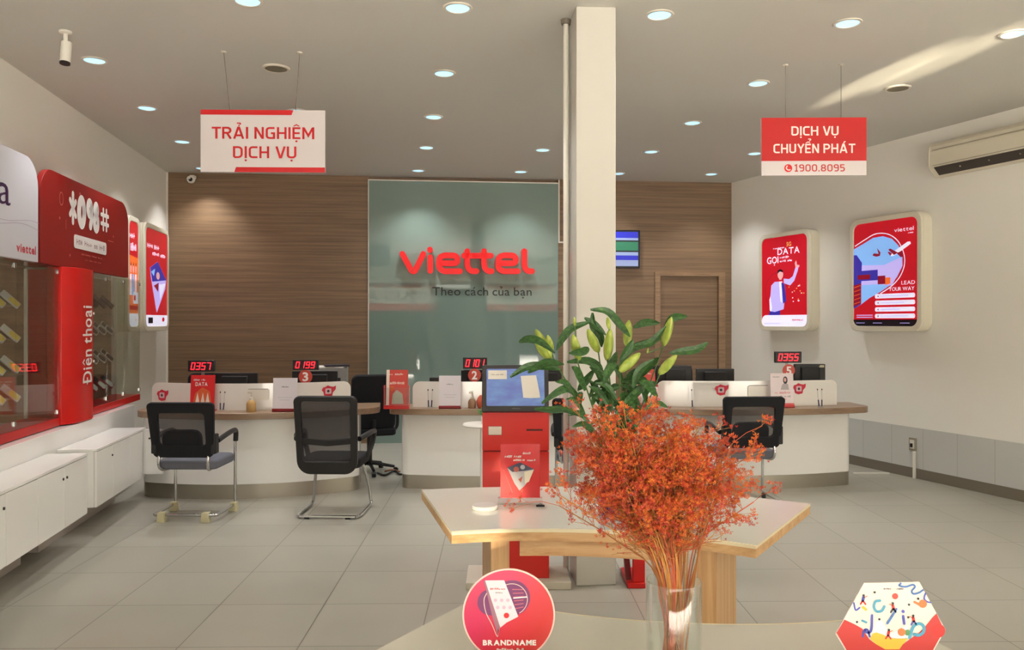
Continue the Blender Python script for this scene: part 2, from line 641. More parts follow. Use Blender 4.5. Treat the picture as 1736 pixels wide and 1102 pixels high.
def dup(root, loc, rz, label, group=None):
    r = root.copy(); COL.objects.link(r)
    r.location = loc; r.rotation_euler = (0, 0, rz)
    r['label'] = label
    if group:
        r['group'] = group
    for ch in list(root.children):
        c = ch.copy(); COL.objects.link(c); c.parent = r
        for g in list(ch.children):
            d = g.copy(); COL.objects.link(d); d.parent = c
    return r


def PX(px, Y):
    return (px - 868) / F * Y


# ================================================================== ROOM SHELL
K_L = 0.1615                       # left wall: X = -2.82 - K_L*Y
A_L = radians(90) + math.atan(K_L)  # direction "right along the wall, as seen"
LN = Vector((0.9872, 0.1595, 0))   # into the room
LT = Vector((-0.1595, 0.9872, 0))
L0 = Vector((-2.82, 0, 0))


def LWp(s, n, z=0.0):
    p = L0 + LT * s + LN * n
    return (p.x, p.y, z)


BL = Vector((-4.50, 10.40, 0))     # back left corner
BR = Vector((3.08, 11.20, 0))      # back right corner
A_B = atan2(BR.y - BL.y, BR.x - BL.x)
RD = Vector((0.388, -1, 0)).normalized()
A_R = atan2(RD.y, RD.x)
WR = BR                            # right wall origin, local x = towards the camera
FRONT_Y = -2.0
lf = Vector((-2.82 - K_L * FRONT_Y, FRONT_Y, 0))
rf = WR + RD * ((BR.y - FRONT_Y) / -RD.y)

# floor
mf = M('floor_tiles', (160, 153, 140), 0.3)
n, l, b = nodes_of(mf)
tc = n.new('ShaderNodeTexCoord'); mp = n.new('ShaderNodeMapping')
mp.inputs['Rotation'].default_value = (0, 0, radians(-1.0))
mp.inputs['Location'].default_value = (0.40, 0.18, 0)
br = n.new('ShaderNodeTexBrick')
br.offset = 0.0
br.inputs['Scale'].default_value = 1.0
br.inputs['Brick Width'].default_value = 0.6
br.inputs['Row Height'].default_value = 0.6
br.inputs['Mortar Size'].default_value = 0.0035
br.inputs['Mortar Smooth'].default_value = 0.3
br.inputs['Bias'].default_value = 0.0
br.inputs['Color1'].default_value = (lin(172), lin(168), lin(156), 1)
br.inputs['Color2'].default_value = (lin(166), lin(162), lin(150), 1)
br.inputs['Mortar'].default_value = (lin(122), lin(115), lin(104), 1)
no = n.new('ShaderNodeTexNoise'); no.inputs['Scale'].default_value = 1.7; no.inputs['Detail'].default_value = 6
mx = n.new('ShaderNodeMix'); mx.data_type = 'RGBA'; mx.blend_type = 'MULTIPLY'; mx.inputs[0].default_value = 0.5
r = ramp(n, [(0.3, (228, 228, 226)), (0.75, (255, 255, 255))])
l.new(tc.outputs['Object'], mp.inputs[0]); l.new(mp.outputs[0], br.inputs['Vector'])
l.new(tc.outputs['Object'], no.inputs['Vector']); l.new(no.outputs['Fac'], r.inputs[0])
l.new(br.outputs['Color'], mx.inputs[6]); l.new(r.outputs[0], mx.inputs[7]); l.new(mx.outputs[2], b.inputs['Base Color'])
rr = n.new('ShaderNodeMapRange'); rr.inputs['To Min'].default_value = 0.24; rr.inputs['To Max'].default_value = 0.4
l.new(no.outputs['Fac'], rr.inputs['Value']); l.new(rr.outputs[0], b.inputs['Roughness'])
struct(MB().slab([(lf.x - .1, lf.y), (rf.x + .1, rf.y), (BR.x + .1, BR.y + .1), (BL.x - .1, BL.y + .1)], -0.1, 0, mf).build('floor', smooth=0))

WALLM = M('wall_paint', (212, 204, 190), 0.65)
n, l, b = nodes_of(WALLM)
no = n.new('ShaderNodeTexNoise'); no.inputs['Scale'].default_value = 1.3; no.inputs['Detail'].default_value = 3
r = ramp(n, [(0.3, (235, 232, 223)), (0.7, (241, 238, 230))])
l.new(no.outputs['Fac'], r.inputs[0]); l.new(r.outputs[0], b.inputs['Base Color'])
CEILM = M('ceiling_paint', (203, 200, 192), 0.6)

struct(MB().slab([(lf.x - .1, lf.y), (rf.x + .1, rf.y), (BR.x + .1, BR.y + .1), (BL.x - .1, BL.y + .1)], CEIL, CEIL + .1, CEILM).build('ceiling', smooth=0))


def wall_seg(a, b_, t, z0, z1, m):
    """wall slab from a to b, thickness t towards the left of a->b"""
    d = (b_ - a).normalized(); nn = Vector((-d.y, d.x, 0)) * t
    return [(a.x, a.y), (b_.x, b_.y), (b_.x + nn.x, b_.y + nn.y), (a.x + nn.x, a.y + nn.y)]


struct(MB().slab(wall_seg(lf, BL + LT * .1, .1, 0, CEIL, WALLM), 0, CEIL, WALLM).build('wall_left', smooth=0))
# right wall with a pale tiled lower band
wr = struct(MB().slab(wall_seg(BR - RD * .1, rf, .1, 0, CEIL, WALLM), 0, CEIL, WALLM).build('wall_right', smooth=0))
TILE = M('wall_tile', (178, 176, 170), 0.3)
n, l, b = nodes_of(TILE)
tc = n.new('ShaderNodeTexCoord'); sx_ = n.new('ShaderNodeSeparateXYZ'); cb = n.new('ShaderNodeCombineXYZ')
br = n.new('ShaderNodeTexBrick'); br.offset = 0
br.inputs['Scale'].default_value = 1.0
br.inputs['Brick Width'].default_value = 0.4; br.inputs['Row Height'].default_value = 0.8
br.inputs['Mortar Size'].default_value = 0.002
br.inputs['Color1'].default_value = (lin(200), lin(200), lin(196), 1)
br.inputs['Color2'].default_value = (lin(197), lin(197), lin(193), 1)
br.inputs['Mortar'].default_value = (lin(158), lin(155), lin(148), 1)
l.new(tc.outputs['Object'], sx_.inputs[0]); l.new(sx_.outputs[0], cb.inputs[0]); l.new(sx_.outputs[2], cb.inputs[1])
l.new(cb.outputs[0], br.inputs['Vector']); l.new(br.outputs['Color'], b.inputs['Base Color'])
LWR = 14.0
t_ = MB().box(0.0, LWR, -.008, .0, .105, .525, TILE).build('trim_1', smooth=0)
t_.location = WR; t_.rotation_euler = (0, 0, A_R); t_['kind'] = 'structure'
BASEM = M('baseboard_tile', (116, 108, 94), 0.4)
t_ = MB().box(0.0, LWR, -.014, .0, 0, .105, BASEM).build('baseboard_right', smooth=0)
t_.location = WR; t_.rotation_euler = (0, 0, A_R); t_['kind'] = 'structure'
# front wall: lintel, corner piers
struct(MB().box(lf.x - .2, rf.x + .2, FRONT_Y - .2, FRONT_Y, 2.80, CEIL + .1, WALLM)
       .box(lf.x - .2, lf.x + .5, FRONT_Y - .2, FRONT_Y, 0, 3.25, WALLM)
       .box(rf.x - .6, rf.x + .2, FRONT_Y - .2, FRONT_Y, 0, 3.25, WALLM).build('wall_front', smooth=0))
ALU = M('aluminium', (150, 146, 140), 0.4, metal=0.7)
wf = MB()
for x in (-2.0, .35, 2.7, 5.05, 7.4):
    wf.box(x - .04, x + .04, FRONT_Y - .12, FRONT_Y - .04, 0, 3.25, ALU)
wf.box(-2.0, 7.4, FRONT_Y - .12, FRONT_Y - .04, 2.72, 2.79, ALU)
struct(wf.build('window_1', smooth=0))
# sunlit pavement outside the shop front
struct(MB().slab([(-30, -40), (40, -40), (40, -2.2), (-30, -2.2)], -.2, -.02, M('pavement', (186, 181, 172), .8)).build('trim_2', smooth=0))

o = MB().box(-30, 40, -17, -16, 0, 14, M('street_facade', (128, 130, 124), .8)).box(-30, 40, -16.02, -16, 0, 3.2, M('street_shops', (92, 92, 88), .8)).build('trim_5', smooth=0)
struct(o)
BWH = M('banner_white', (226, 220, 214), .6); BRD = M('banner_red', (206, 90, 84), .6)
for m_ in (BWH, BRD):                        # thin film: daylight glows through it
    n, l, b = nodes_of(m_)
    tr = n.new('ShaderNodeBsdfTranslucent'); tr.inputs[0].default_value = b.inputs['Base Color'].default_value
    mx = n.new('ShaderNodeMixShader'); mx.inputs[0].default_value = .5
    l.new(b.outputs[0], mx.inputs[1]); l.new(tr.outputs[0], mx.inputs[2]); l.new(mx.outputs[0], n['Material Output'].inputs[0])
for a_, b_ in ((-2.6, .47), (1.98, 4.15)):
    o = MB().box(a_, b_, FRONT_Y - .03, FRONT_Y - .02, 2.15, 2.62, BWH).box(a_, b_, FRONT_Y - .03, FRONT_Y - .02, 1.95, 2.15, BRD).box(a_, b_, FRONT_Y - .03, FRONT_Y - .02, 2.62, 2.72, BRD)
    Tb = Matrix.Translation((0, FRONT_Y - .018, 0)) @ Matrix.Rotation(pi, 4, 'Z')
    o.text('NHA CUOI', -b_ + .3, -a_ - .3, 2.24, 2.52, 0, M('banner_letter', (150, 150, 148), .6), Tb, bold=.02, mirror=True)
    o = o.build('window_banner', smooth=0)
    tag(o, 'red and white banner inside the shop window, ' + ('left half' if a_ < 0 else 'right half'), 'banner')

# back wall: wood, glass panel, wood, door
back_len = (BR - BL).length


def BWs(px):
    """distance along the back wall for a viewing column"""
    k = (px - 868) / F
    d = (BR - BL).normalized()
    return (k * BL.y - BL.x) / (d.x - k * d.y)


def BWp(s, off=0.0, z=0.0):
    d = (BR - BL).normalized(); nn = Vector((d.y, -d.x, 0))
    p = BL + d * s + nn * off
    return (p.x, p.y, z)


def bwz(px, py, off=0.0):
    Y = BWp(BWs(px))[1] - off
    return EYE + (545 - py) / F * Y


sgl, sgr = BWs(624), BWs(946)
dx0, dx1 = BWs(1119), BWs(1218)
fx0, fx1 = BWs(1110), BWs(1229)
dz = bwz(1168, 468); fz = bwz(1168, 461)
bw = MB()
bw.box(-.1, back_len + .1, .05, .15, 0, CEIL, WOOD_WALL)
bw.box(0, sgl, 0, .05, 0, CEIL - .0, WOOD_WALL)
bw.box(sgr, dx0, 0, .05, 0, CEIL, WOOD_WALL)
bw.box(dx1, back_len, 0, .05, 0, CEIL, WOOD_WALL)
bw.box(dx0, dx1, 0, .05, dz, CEIL, WOOD_WALL)
o = bw.build('wall_back', smooth=0); o.location = BL; o.rotation_euler = (0, 0, A_B); o['kind'] = 'structure'
dr = MB().box(dx0 + .004, dx1 - .004, .03, .049, 0, dz - .004, WOOD_WALL).build('door_1', smooth=0)
dr.location = BL; dr.rotation_euler = (0, 0, A_B); dr['kind'] = 'structure'
WTRIM = wood('wood_trim', [(122, 96, 72), (148, 118, 88), (166, 134, 102)], (1, 1, 14), 0.4)
o = MB().box(fx0, dx0, -.015, 0, 0, fz, WTRIM).box(dx1, fx1, -.015, 0, 0, fz, WTRIM).box(dx0, dx1, -.015, 0, dz, fz, WTRIM).build('trim_3', smooth=0)
o.location = BL; o.rotation_euler = (0, 0, A_B); o['kind'] = 'structure'
# light edge trims on the back wall
o = MB().box(sgr + .0, sgr + .018, -.03, 0, bwz(950, 412), CEIL, WHITE_PLAIN).box(sgr + .018, sgr + .12, -.03, 0, bwz(950, 412), bwz(950, 412) + .018, WHITE_PLAIN) \
    .box(-.0, .02, -.02, 0, 0, CEIL, WHITE_PLAIN).build('trim_4', smooth=0)
o.location = BL; o.rotation_euler = (0, 0, A_B); o['kind'] = 'structure'

# ------------------------------------------------------------------ green glass panel
GREEN = M('green_back_painted_glass', (124, 145, 138), 0.03, spec=0.5)
nodes_of(GREEN)[2].inputs['IOR'].default_value = 1.75
gt = thing('glass_wall', 'tall grey green glass sheet with glossy reflections between the wood walls', 'glass panel', BWp(sgl), A_B)
gw = sgr - sgl
MB().box(0.012, gw - .0, -.012, -.002, .0, CEIL - .06, GREEN).build('pane', gt, smooth=0)
MB().box(0, .012, -.02, 0, 0, CEIL - .06, WHITE_PLAIN).box(0, gw, -.02, 0, CEIL - .06, CEIL - .045, WHITE_PLAIN).build('edge_strip', gt, smooth=0)

# raised brand letters and slogan
LRED = M('lit_red_letter', (232, 20, 28), 0.35, emit=0.22)
LRED_S = M('red_letter_side', (190, 20, 28), 0.4)
sc0 = BWs(679)
lt = thing('raised_lettering', 'raised glowing red shop name letters mounted on the green glass', 'sign', BWp(sgl, .02), A_B)


def g2(cx, cy):
    px = cx / 4.822 + 600; py = cy / 4.822 + 380
    return (BWs(px) - sgl, bwz(px, py))


wS = 46 / 4.822 / F * 10.75
chars = {
    'letter_v': [[(398, 248), (440, 325), (470, 378), (487, 388), (504, 378), (530, 325), (568, 248)]],
    'letter_i': [[(623, 275), (624, 385)], [(621, 213), (622, 217)]],
    'letter_e': [[(865, 388), (790, 388), (735, 386), (700, 362), (695, 320), (702, 280), (735, 261), (790, 260), (826, 264), (844, 288), (840, 314), (815, 323), (715, 323)]],
    'letter_t': [[(924, 226), (925, 330), (937, 368), (962, 386), (1000, 388)], [(898, 262), (985, 262)]],
    'letter_t ': [[(1060, 226), (1061, 330), (1073, 368), (1096, 386), (1122, 388)], [(985, 262), (1115, 262)]],
    'letter_e ': [[(1335, 388), (1270, 388), (1215, 386), (1180, 362), (1175, 320), (1182, 280), (1215, 261), (1270, 260), (1300, 264), (1318, 288), (1314, 314), (1290, 323), (1195, 323)]],
    'letter_l': [[(1387, 226), (1388, 335), (1400, 370), (1420, 386), (1450, 388)]],
}
for nm, sts in chars.items():
    mb = MB()
    for st in sts:
        mb.stroke([g2(*p) for p in st], wS, -.075, -.02, LRED)
    mb.build(nm.strip(), lt, smooth=30)
sl = thing('slogan_lettering', 'thin dark slogan letters under the red shop name on the glass', 'sign', BWp(sgl, .013), A_B)
MB().text('Theo cách của bạn', BWs(733) - sgl, BWs(901) - sgl, bwz(815, 501), bwz(815, 487) - .0, -.006, M('dark_letter', (38, 40, 40), .5), bold=.006).build('lettering', sl, smooth=0)

# ------------------------------------------------------------------ column and pipe
cw = .247
c = thing('square_column', 'white square column standing in the middle of the room', 'column', (0, 0, 0))
ca = radians(4.5)
CX, CY = PX(977, 4.92), 4.92
T = Matrix.Translation((CX, CY, 0)) @ Matrix.Rotation(ca, 4, 'Z')
COLM = M('column_paint', (198, 194, 186), 0.3)
MB().box(0, cw, 0, cw + .05, 0, CEIL, COLM, T).build('shaft', c, bevel=.004)
pp = thing('drain_pipe', 'thin white vertical pipe running beside the column', 'pipe', (PX(959.5, 5.15), 5.15, 0))
MB().tube([(0, 0, 0), (0, 0, CEIL - .02)], .0175, WHITE_PLAIN, 14).build('pipe', pp)
MB().lathe([(.03, CEIL - .03), (.034, CEIL - .001)], M('dark_collar', (120, 112, 100), .5), seg=16).build('collar', pp)

# ================================================================== CEILING FITTINGS
LAMP = M('lamp_led', (176, 226, 250), 0.4, emit=1.0)
RIMM = M('lamp_rim', (214, 206, 192), 0.35)
lamps = [(420, 1), (776, 13), (1118, 25), (1437, 39), (1718, 57), (160, 102), (753, 124), (1285, 141), (249, 183), (735, 198), (1174, 208),
         (309, 240), (723, 250), (920, 254), (1104, 257), (1280, 260), (709, 289), (883, 291), (1048, 294), (1206, 295), (503, 188), (343, 285)]
ldesc = {0: 'cut by the top edge of the view', 1: 'nearest, above the middle of the room', 2: 'just right of the column top', 3: 'above the red and white hanging sign, near the camera',
         4: 'in the upper right corner', 5: 'beside the ceiling camera on the left', 6: 'second in the central row behind the nearest', 7: 'left of the red hanging sign wires',
         8: 'over the left wall cases', 9: 'third in the central row', 10: 'between the column and the red hanging sign', 11: 'left of the white hanging sign',
         12: 'fourth in the central row', 13: 'just left of the column, front one of two', 14: 'right of the column, middle of the far rows', 15: 'half hidden at the left edge of the red sign',
         16: 'above the green glass panel, left one', 17: 'above the green glass panel, right one', 18: 'touching the right edge of the column', 19: 'farthest right above the wood wall',
         20: 'peeping over the top edge of the white hanging sign', 21: 'by the lower left corner of the white hanging sign'}
proto = None
for i, (px, py) in enumerate(lamps):
    Y = (CEIL - EYE) * F / (545 - py)
    loc = (PX(px, Y), Y, CEIL)
    lab = 'round recessed ceiling light, ' + ldesc[i]
    if proto is None:
        proto = thing('ceiling_light', lab, 'ceiling light', loc, 0, 'round recessed ceiling lights')
        MB().lathe([(.072, -.001), (.074, -.008), (.088, -.006), (.092, 0)], RIMM, seg=32, cap=False).build('trim_ring', proto)
        MB().lathe([(.0005, -.004), (.072, -.004)], LAMP, seg=32, cap=False).build('lens', proto)
    else:
        dup(proto, loc, 0, lab)
    back = Y > 8.5
    light('downlight_beam', 'SPOT', (loc[0], loc[1], CEIL - .02), (loc[0], loc[1], 0), 60 if not back else 62, (1.0, .995, .985),
          spot_size=radians(105), spot_blend=.75, shadow_soft_size=.05)
# a row of wall washers close to the left wall (their scallops show on the wall) follows the lamps above

VENT = M('vent_mesh', (120, 112, 92), .7)
vp = None
for (px, py, lab) in ((468, 115, 'round grey ceiling speaker left, behind the white hanging sign'), (1522, 149, 'round grey ceiling speaker right, near the red hanging sign')):
    Y = (CEIL - EYE) * F / (545 - py)
    loc = (PX(px, Y), Y, CEIL)
    if vp is None:
        vp = thing('ceiling_speaker', lab, 'speaker', loc, 0, 'round ceiling speakers')
        MB().lathe([(.084, -.001), (.084, -.012), (.098, -.010), (.104, 0)], RIMM, seg=32, cap=False).build('rim', vp)
        MB().lathe([(.0005, -.009), (.084, -.009)], VENT, seg=32, cap=False).build('grille', vp)
    else:
        dup(vp, loc, 0, lab)

# bullet camera on the ceiling
Y = (CEIL - EYE) * F / (545 - 53)
t = thing('security_camera', 'white bullet security camera hanging from the ceiling at the left', 'camera', (PX(111, Y), Y, CEIL))
MB().lathe([(.04, 0), (.04, -.012), (.012, -.02)], WHITE_PLAIN, seg=20).build('mount_plate', t)
MB().tube([(0, 0, -.01), (.0, 0, -.10)], .014, WHITE_PLAIN, 12).build('bracket', t)
Tc = Matrix.Translation((.006, 0, -.095)) @ Matrix.Rotation(radians(-8), 4, 'X')
MB().tube([(0, 0, 0.02), (0, 0.0, -.12)], .034, WHITE_PLAIN, 20, Tc).build('body', t)
MB().tube([(0, 0, -.119), (0, 0, -.132)], .033, BLACK, 20, Tc).build('lens', t)
t = thing('security_camera', 'small white dome camera high in the back left corner', 'camera', (PX(317, 10.2), 10.33, 3.47))
MB().box(-.03, .03, .02, .10, .02, .06, WHITE_PLAIN).build('bracket', t, bevel=.006)
MB().lathe([(.002, -.052), (.03, -.045), (.05, -.02), (.055, .01), (.04, .035), (.01, .045)], WHITE_PLAIN, seg=20).build('body', t)
MB().lathe([(.004, -.004), (.026, 0)], BLACK, seg=16, T=Matrix.Translation((.014, -.052, -.01)) @ Matrix.Rotation(pi / 2, 4, 'X')).build('lens', t)

# ------------------------------------------------------------------ hanging signs
Y = 5.75
x0, x1 = PX(341, Y), PX(550.5, Y)
w = x1 - x0; zb = EYE + (545 - 292) / F * Y; h = (292 - 186.5) / F * Y
t = thing('hanging_sign', 'white hanging sign with red slanted bars and red capitals', 'sign', (x0, Y, zb), radians(1.5))
SW = M('sign_white', (212, 203, 204), .35)
MB().box(0, w, -.012, .012, 0, h, SW).build('board', t, bevel=.001, smooth=0)
SR = M('sign_red', (200, 24, 32), .4)
WBAR = 0
MB().face([(0, h), (w * .745, h), (w * .73, h - .036), (0, h - .036)], -.0132, SR).build('red_bar', t, smooth=0)
MB().face([(w * .285, .036), (w, .036), (w, 0), (w * .27, 0)], -.0132, SR).build('red_bar', t, smooth=0)
MB().text('TRẢI NGHIỆM', w * .09, w * .915, h * .535, h * .725, -.0135, SR, bold='sign').build('upper_line', t, smooth=0)
MB().text('DỊCH VỤ', w * .26, w * .765, h * .225, h * .415, -.0135, SR, bold='sign').build('lower_line', t, smooth=0)
for a, b_ in ((((379) - 341) / 209.5 * w, (389 - 341) / 209.5 * w), ((507 - 341) / 209.5 * w, (500 - 341) / 209.5 * w)):
    MB().tube([(a, 0, CEIL - zb), (b_, 0, h)], .0022, M('wire', (120, 110, 98), .5), 6).lathe([(.018, -.008), (.02, 0)], RIMM, (a, 0, CEIL - zb), 16).build('suspension_wire', t)
Y = 6.05
x0, x1 = PX(1290, Y), PX(1466.5, Y)
w = x1 - x0; zb = EYE + (545 - 298) / F * Y; h = (298 - 200.5) / F * Y
t = thing('hanging_sign', 'red hanging sign with white capitals and a white phone number strip', 'sign', (x0, Y, zb), radians(-1))
MB().box(0, w, -.012, .012, 0, h, SW).build('board', t, bevel=.001, smooth=0)
MB().face([(0, h * .25), (w, h * .25), (w, h), (0, h)], -.0132, M('sign_bright_red', (192, 20, 22), .4)).build('red_field', t, smooth=0)
SWL = M('sign_letter_white', (240, 226, 220), .4)
MB().text('DỊCH VỤ', w * .285, w * .73, h * .69, h * .85, -.0138, SWL, bold='sign').build('upper_line', t, smooth=0)
MB().text('CHUYỂN PHÁT', w * .115, w * .89, h * .385, h * .545, -.0138, SWL, bold='sign').build('lower_line', t, smooth=0)
MB().text('1900.8095', w * .315, w * .795, h * .065, h * .19, -.0138, M('sign_digit_red', (196, 60, 56), .4), bold='sign').build('phone_number', t, smooth=0)
mb = MB()
mb.face(circ(w * .255, h * .125, .03), -.0138, PRINT_RED)
mb.stroke([(w * .255 - .008, h * .125 + .016), (w * .255 - .014, h * .125 - .002), (w * .255 + .002, h * .125 - .015), (w * .255 + .014, h * .125 - .012)], .008, -.0142, 0, SWL, flat=True)
mb.build('phone_icon', t, smooth=0)
for a in ((1331.5 - 1290) / 176.5 * w, (1425 - 1290) / 176.5 * w):
    MB().tube([(a, 0, CEIL - zb), (a, 0, h)], .0022, MATS['wire'], 6).lathe([(.018, -.008), (.02, 0)], RIMM, (a, 0, CEIL - zb), 16).build('suspension_wire', t)

# ------------------------------------------------------------------ air conditioner
sa0 = 3.46
t = thing('air_conditioner', 'long white wall mounted air conditioner high on the right wall', 'air conditioner', tuple(WR + RD * sa0 + Vector((0, 0, 3.06))), A_R)
ACM = M('air_conditioner_shell', (214, 206, 186), .4)
prof = [(0, .02), (0, .34), (-.12, .34), (-.19, .325), (-.215, .29), (-.215, .25), (-.222, .245), (-.222, .10), (-.21, .08), (-.13, .0), (-.05, 0)]
nn_ = len(prof)
L_ = 1.3
mb = MB()
vs = [(0, y, z) for y, z in prof] + [(L_, y, z) for y, z in prof]
mb.add(vs, [tuple(range(nn_)), tuple(range(2 * nn_ - 1, nn_ - 1, -1))] + [(i, (i + 1) % nn_, (i + 1) % nn_ + nn_, i + nn_) for i in range(nn_)], ACM)
mb.build('casing', t, bevel=.004)
MB().add([(0.05, -.218, .085), (L_ - .05, -.218, .085), (L_ - .05, -.145, .012), (0.05, -.145, .012)], [(0, 1, 2, 3)], M('vent_dark', (66, 58, 52), .7)).build('air_outlet', t, smooth=0)
MB().box(.04, L_ - .04, -.226, -.222, .25, .256, M('panel_seam', (150, 142, 126), .6)).box(.04, L_ - .04, -.226, -.222, .1, .105, MATS['panel_seam']).build('panel_seam', t, smooth=0)
for k in (.32, .62, .92):
    MB().box(k, k + .005, -.200, -.185, .045, .058, MATS['panel_seam']).build('louvre_clip', t, smooth=0)

# ------------------------------------------------------------------ TV on the wood wall
sT1 = BWs(1083); sT0 = sT1 - .93
t = thing('wall_screen', 'small flat television with blue and green bands on the wood wall', 'television', BWp(sT0, .002, bwz(1060, 455)), A_B)
wT = sT1 - sT0; hT = bwz(1060, 391) - bwz(1060, 455)
MB().box(0, wT, -.07, -.0, 0, hT, M('screen_bezel', (22, 24, 38), .3)).build('bezel', t, bevel=.006)
e = .18
B1 = M('screen_blue', (34, 44, 196), .4, emit=e); B2 = M('screen_pale', (150, 168, 214), .4, emit=e)
G1 = M('screen_green', (40, 122, 92), .4, emit=e); G2 = M('screen_dark', (20, 34, 40), .4)
mb = MB()
X0, X1 = .03, wT - .03
for a, b_, m in ((.79, .95, B1), (.73, .79, B2), (.69, .73, G2), (.46, .69, G1), (.42, .46, G2), (.33, .42, B2), (.21, .33, B1), (.05, .21, B2)):
    mb.face([(X0, a * hT), (X1, a * hT), (X1, b_ * hT), (X0, b_ * hT)], -.0715, m)
mb.build('picture', t, smooth=0)

# ================================================================== LIGHT BOXES
FRM = M('light_box_frame', (226, 219, 200), .35)
E1 = .6
AR = M('backlit_red', (196, 14, 34), .35, emit=.42)
AW = M('backlit_white', (226, 224, 246), .35, emit=E1)
AD = M('backlit_dark', (24, 14, 30), .35)
AB = M('backlit_sky', (122, 168, 226), .35, emit=.7)
AN = M('backlit_navy', (52, 44, 150), .35, emit=.6)
AP = M('backlit_lilac', (176, 164, 226), .35, emit=.7)
AS = M('backlit_skin', (214, 160, 160), .35, emit=.6)
AO = M('backlit_orange', (226, 104, 40), .35, emit=.6)
AG = M('backlit_gold', (226, 180, 90), .35, emit=.5)
AX = M('backlit_crimson', (150, 16, 44), .35, emit=.35)


def light_box(label, loc, rz, w, h, art, d=.15):
    t = thing('light_box', label, 'light box', loc, rz, 'rounded light boxes on the side walls')
    R0 = .11
    po = rrect(0, w, 0, h, R0, 8); pi_ = rrect(.055, w - .055, .055, h - .055, R0 - .03, 8)
    MB().ring(po, pi_, -d, -d + .03, FRM).ring(po, pi_, -d + .03, 0, FRM).build('frame', t, bevel=.006)
    mb = MB().face(pi_, -d + .012, AR)
    art(mb, .055, w - .055, .055, h - .055, -d + .012)
    mb.build('poster', t, smooth=0)
    return t


def art_plane(mb, x0, x1, z0, z1, y):
    W, H = x1 - x0, z1 - z0
    P = lambda a, b: (x0 + a * W, z0 + b * H)
    cut = [P(0, .76), P(.15, .80), P(.32, .85), P(.48, .855), P(.62, .82), P(.72, .75), P(.78, .66), P(.78, .56), P(.70, .46), P(.58, .38), P(.42, .32), P(.26, .27), P(.12, .21), P(0, .17)]
    mb.stroke([P(.02, .79), P(.18, .84), P(.36, .885), P(.55, .87), P(.70, .80), P(.79, .69), P(.81, .58), P(.75, .47), P(.62, .38), P(.44, .31)], .01, y - .001, 0, AW, flat=True)
    mb.face(cut, y - .002, AB)
    mb.face([P(0, .40), P(.38, .40), P(.62, .38), P(.78, .56), P(.76, .64), P(.5, .58), P(0, .60)], y - .003, AP)
    mb.face([P(0, .17), P(.12, .21), P(.14, .62), P(.05, .70), P(0, .70)], y - .004, AN)
    mb.face([P(.08, .44), P(.40, .44), P(.40, .54), P(.08, .54)], y - .005, AN)
    mb.face([P(.07, .455), P(.28, .455), P(.28, .50), P(.07, .50)], y - .006, AX)
    mb.face([P(.40, .40), P(.52, .40), P(.52, .48), P(.40, .48)], y - .005, AX)
    mb.face([P(.52, .39), P(.60, .40), P(.60, .46), P(.52, .46)], y - .005, AO)
    mb.face([P(0, .19), P(.13, .22), P(.13, .42), P(0, .40)], y - .006, AX)
    for i in range(5):
        mb.face([P(.01, .215 + .04 * i), P(.12, .235 + .04 * i), P(.12, .24 + .04 * i), P(.01, .22 + .04 * i)], y - .007, AO)
    # aeroplane
    mb.face([P(.60, .672), P(.66, .70), P(.86, .775), P(.90, .775), P(.91, .755), P(.86, .735), P(.68, .665), P(.62, .655)], y - .008, AW)
    mb.face([P(.72, .685), P(.60, .73), P(.57, .72), P(.66, .665)], y - .009, AX)
    mb.face([P(.78, .70), P(.80, .64), P(.76, .64), P(.70, .68)], y - .009, AX)
    mb.face([P(.60, .66), P(.56, .70), P(.585, .70), P(.63, .68)], y - .009, AX)
    mb.face([P(.34, .70), P(.42, .69), P(.39, .75), P(.45, .70), P(.44, .67), P(.38, .665), P(.32, .68)], y - .009, AX)
    mb.text('viettel', x0 + .66 * W, x0 + .95 * W, z0 + .878 * H, z0 + .915 * H, y - .008, AW)
    mb.scrib('post', x0 + .87 * W, x0 + .95 * W, z0 + .85 * H, z0 + .862 * H, y - .008, AW)
    mb.text('LEAD', x0 + .77 * W, x0 + .97 * W, z0 + .385 * H, z0 + .42 * H, y - .008, AW)
    mb.text('YOUR WAY', x0 + .58 * W, x0 + .96 * W, z0 + .33 * H, z0 + .365 * H, y - .008, AW)
    for i in range(4):
        zc = .285 - .063 * i
        mb.face(rrect(x0 + .36 * W, x0 + .97 * W, z0 + (zc - .021) * H, z0 + (zc + .021) * H, .018, 4), y - .008, AW)
        mb.face(circ(x0 + .41 * W, z0 + zc * H, .009, 10), y - .009, AX)
        mb.stroke([(x0 + .45 * W, z0 + zc * H), (x0 + (.87 - .06 * (i % 3)) * W, z0 + zc * H)], .008, y - .009, 0, AP, flat=True)
    for i, a in enumerate((.105, .085)):
        mb.stroke([(x0 + .06 * W, z0 + a * H), (x0 + .32 * W, z0 + a * H)], .009, y - .009, 0, AP, flat=True)
    b0 = rrect(x0, x1, z0, z0 + .055 * H, (.07, .07, 0.001, 0.001), 6)
    mb.face(b0, y - .008, AD)
    for a in (.05, .33, .75):
        mb.stroke([(x0 + a * W, z0 + .03 * H), (x0 + (a + .14) * W, z0 + .03 * H)], .006, y - .009, 0, AP, flat=True)


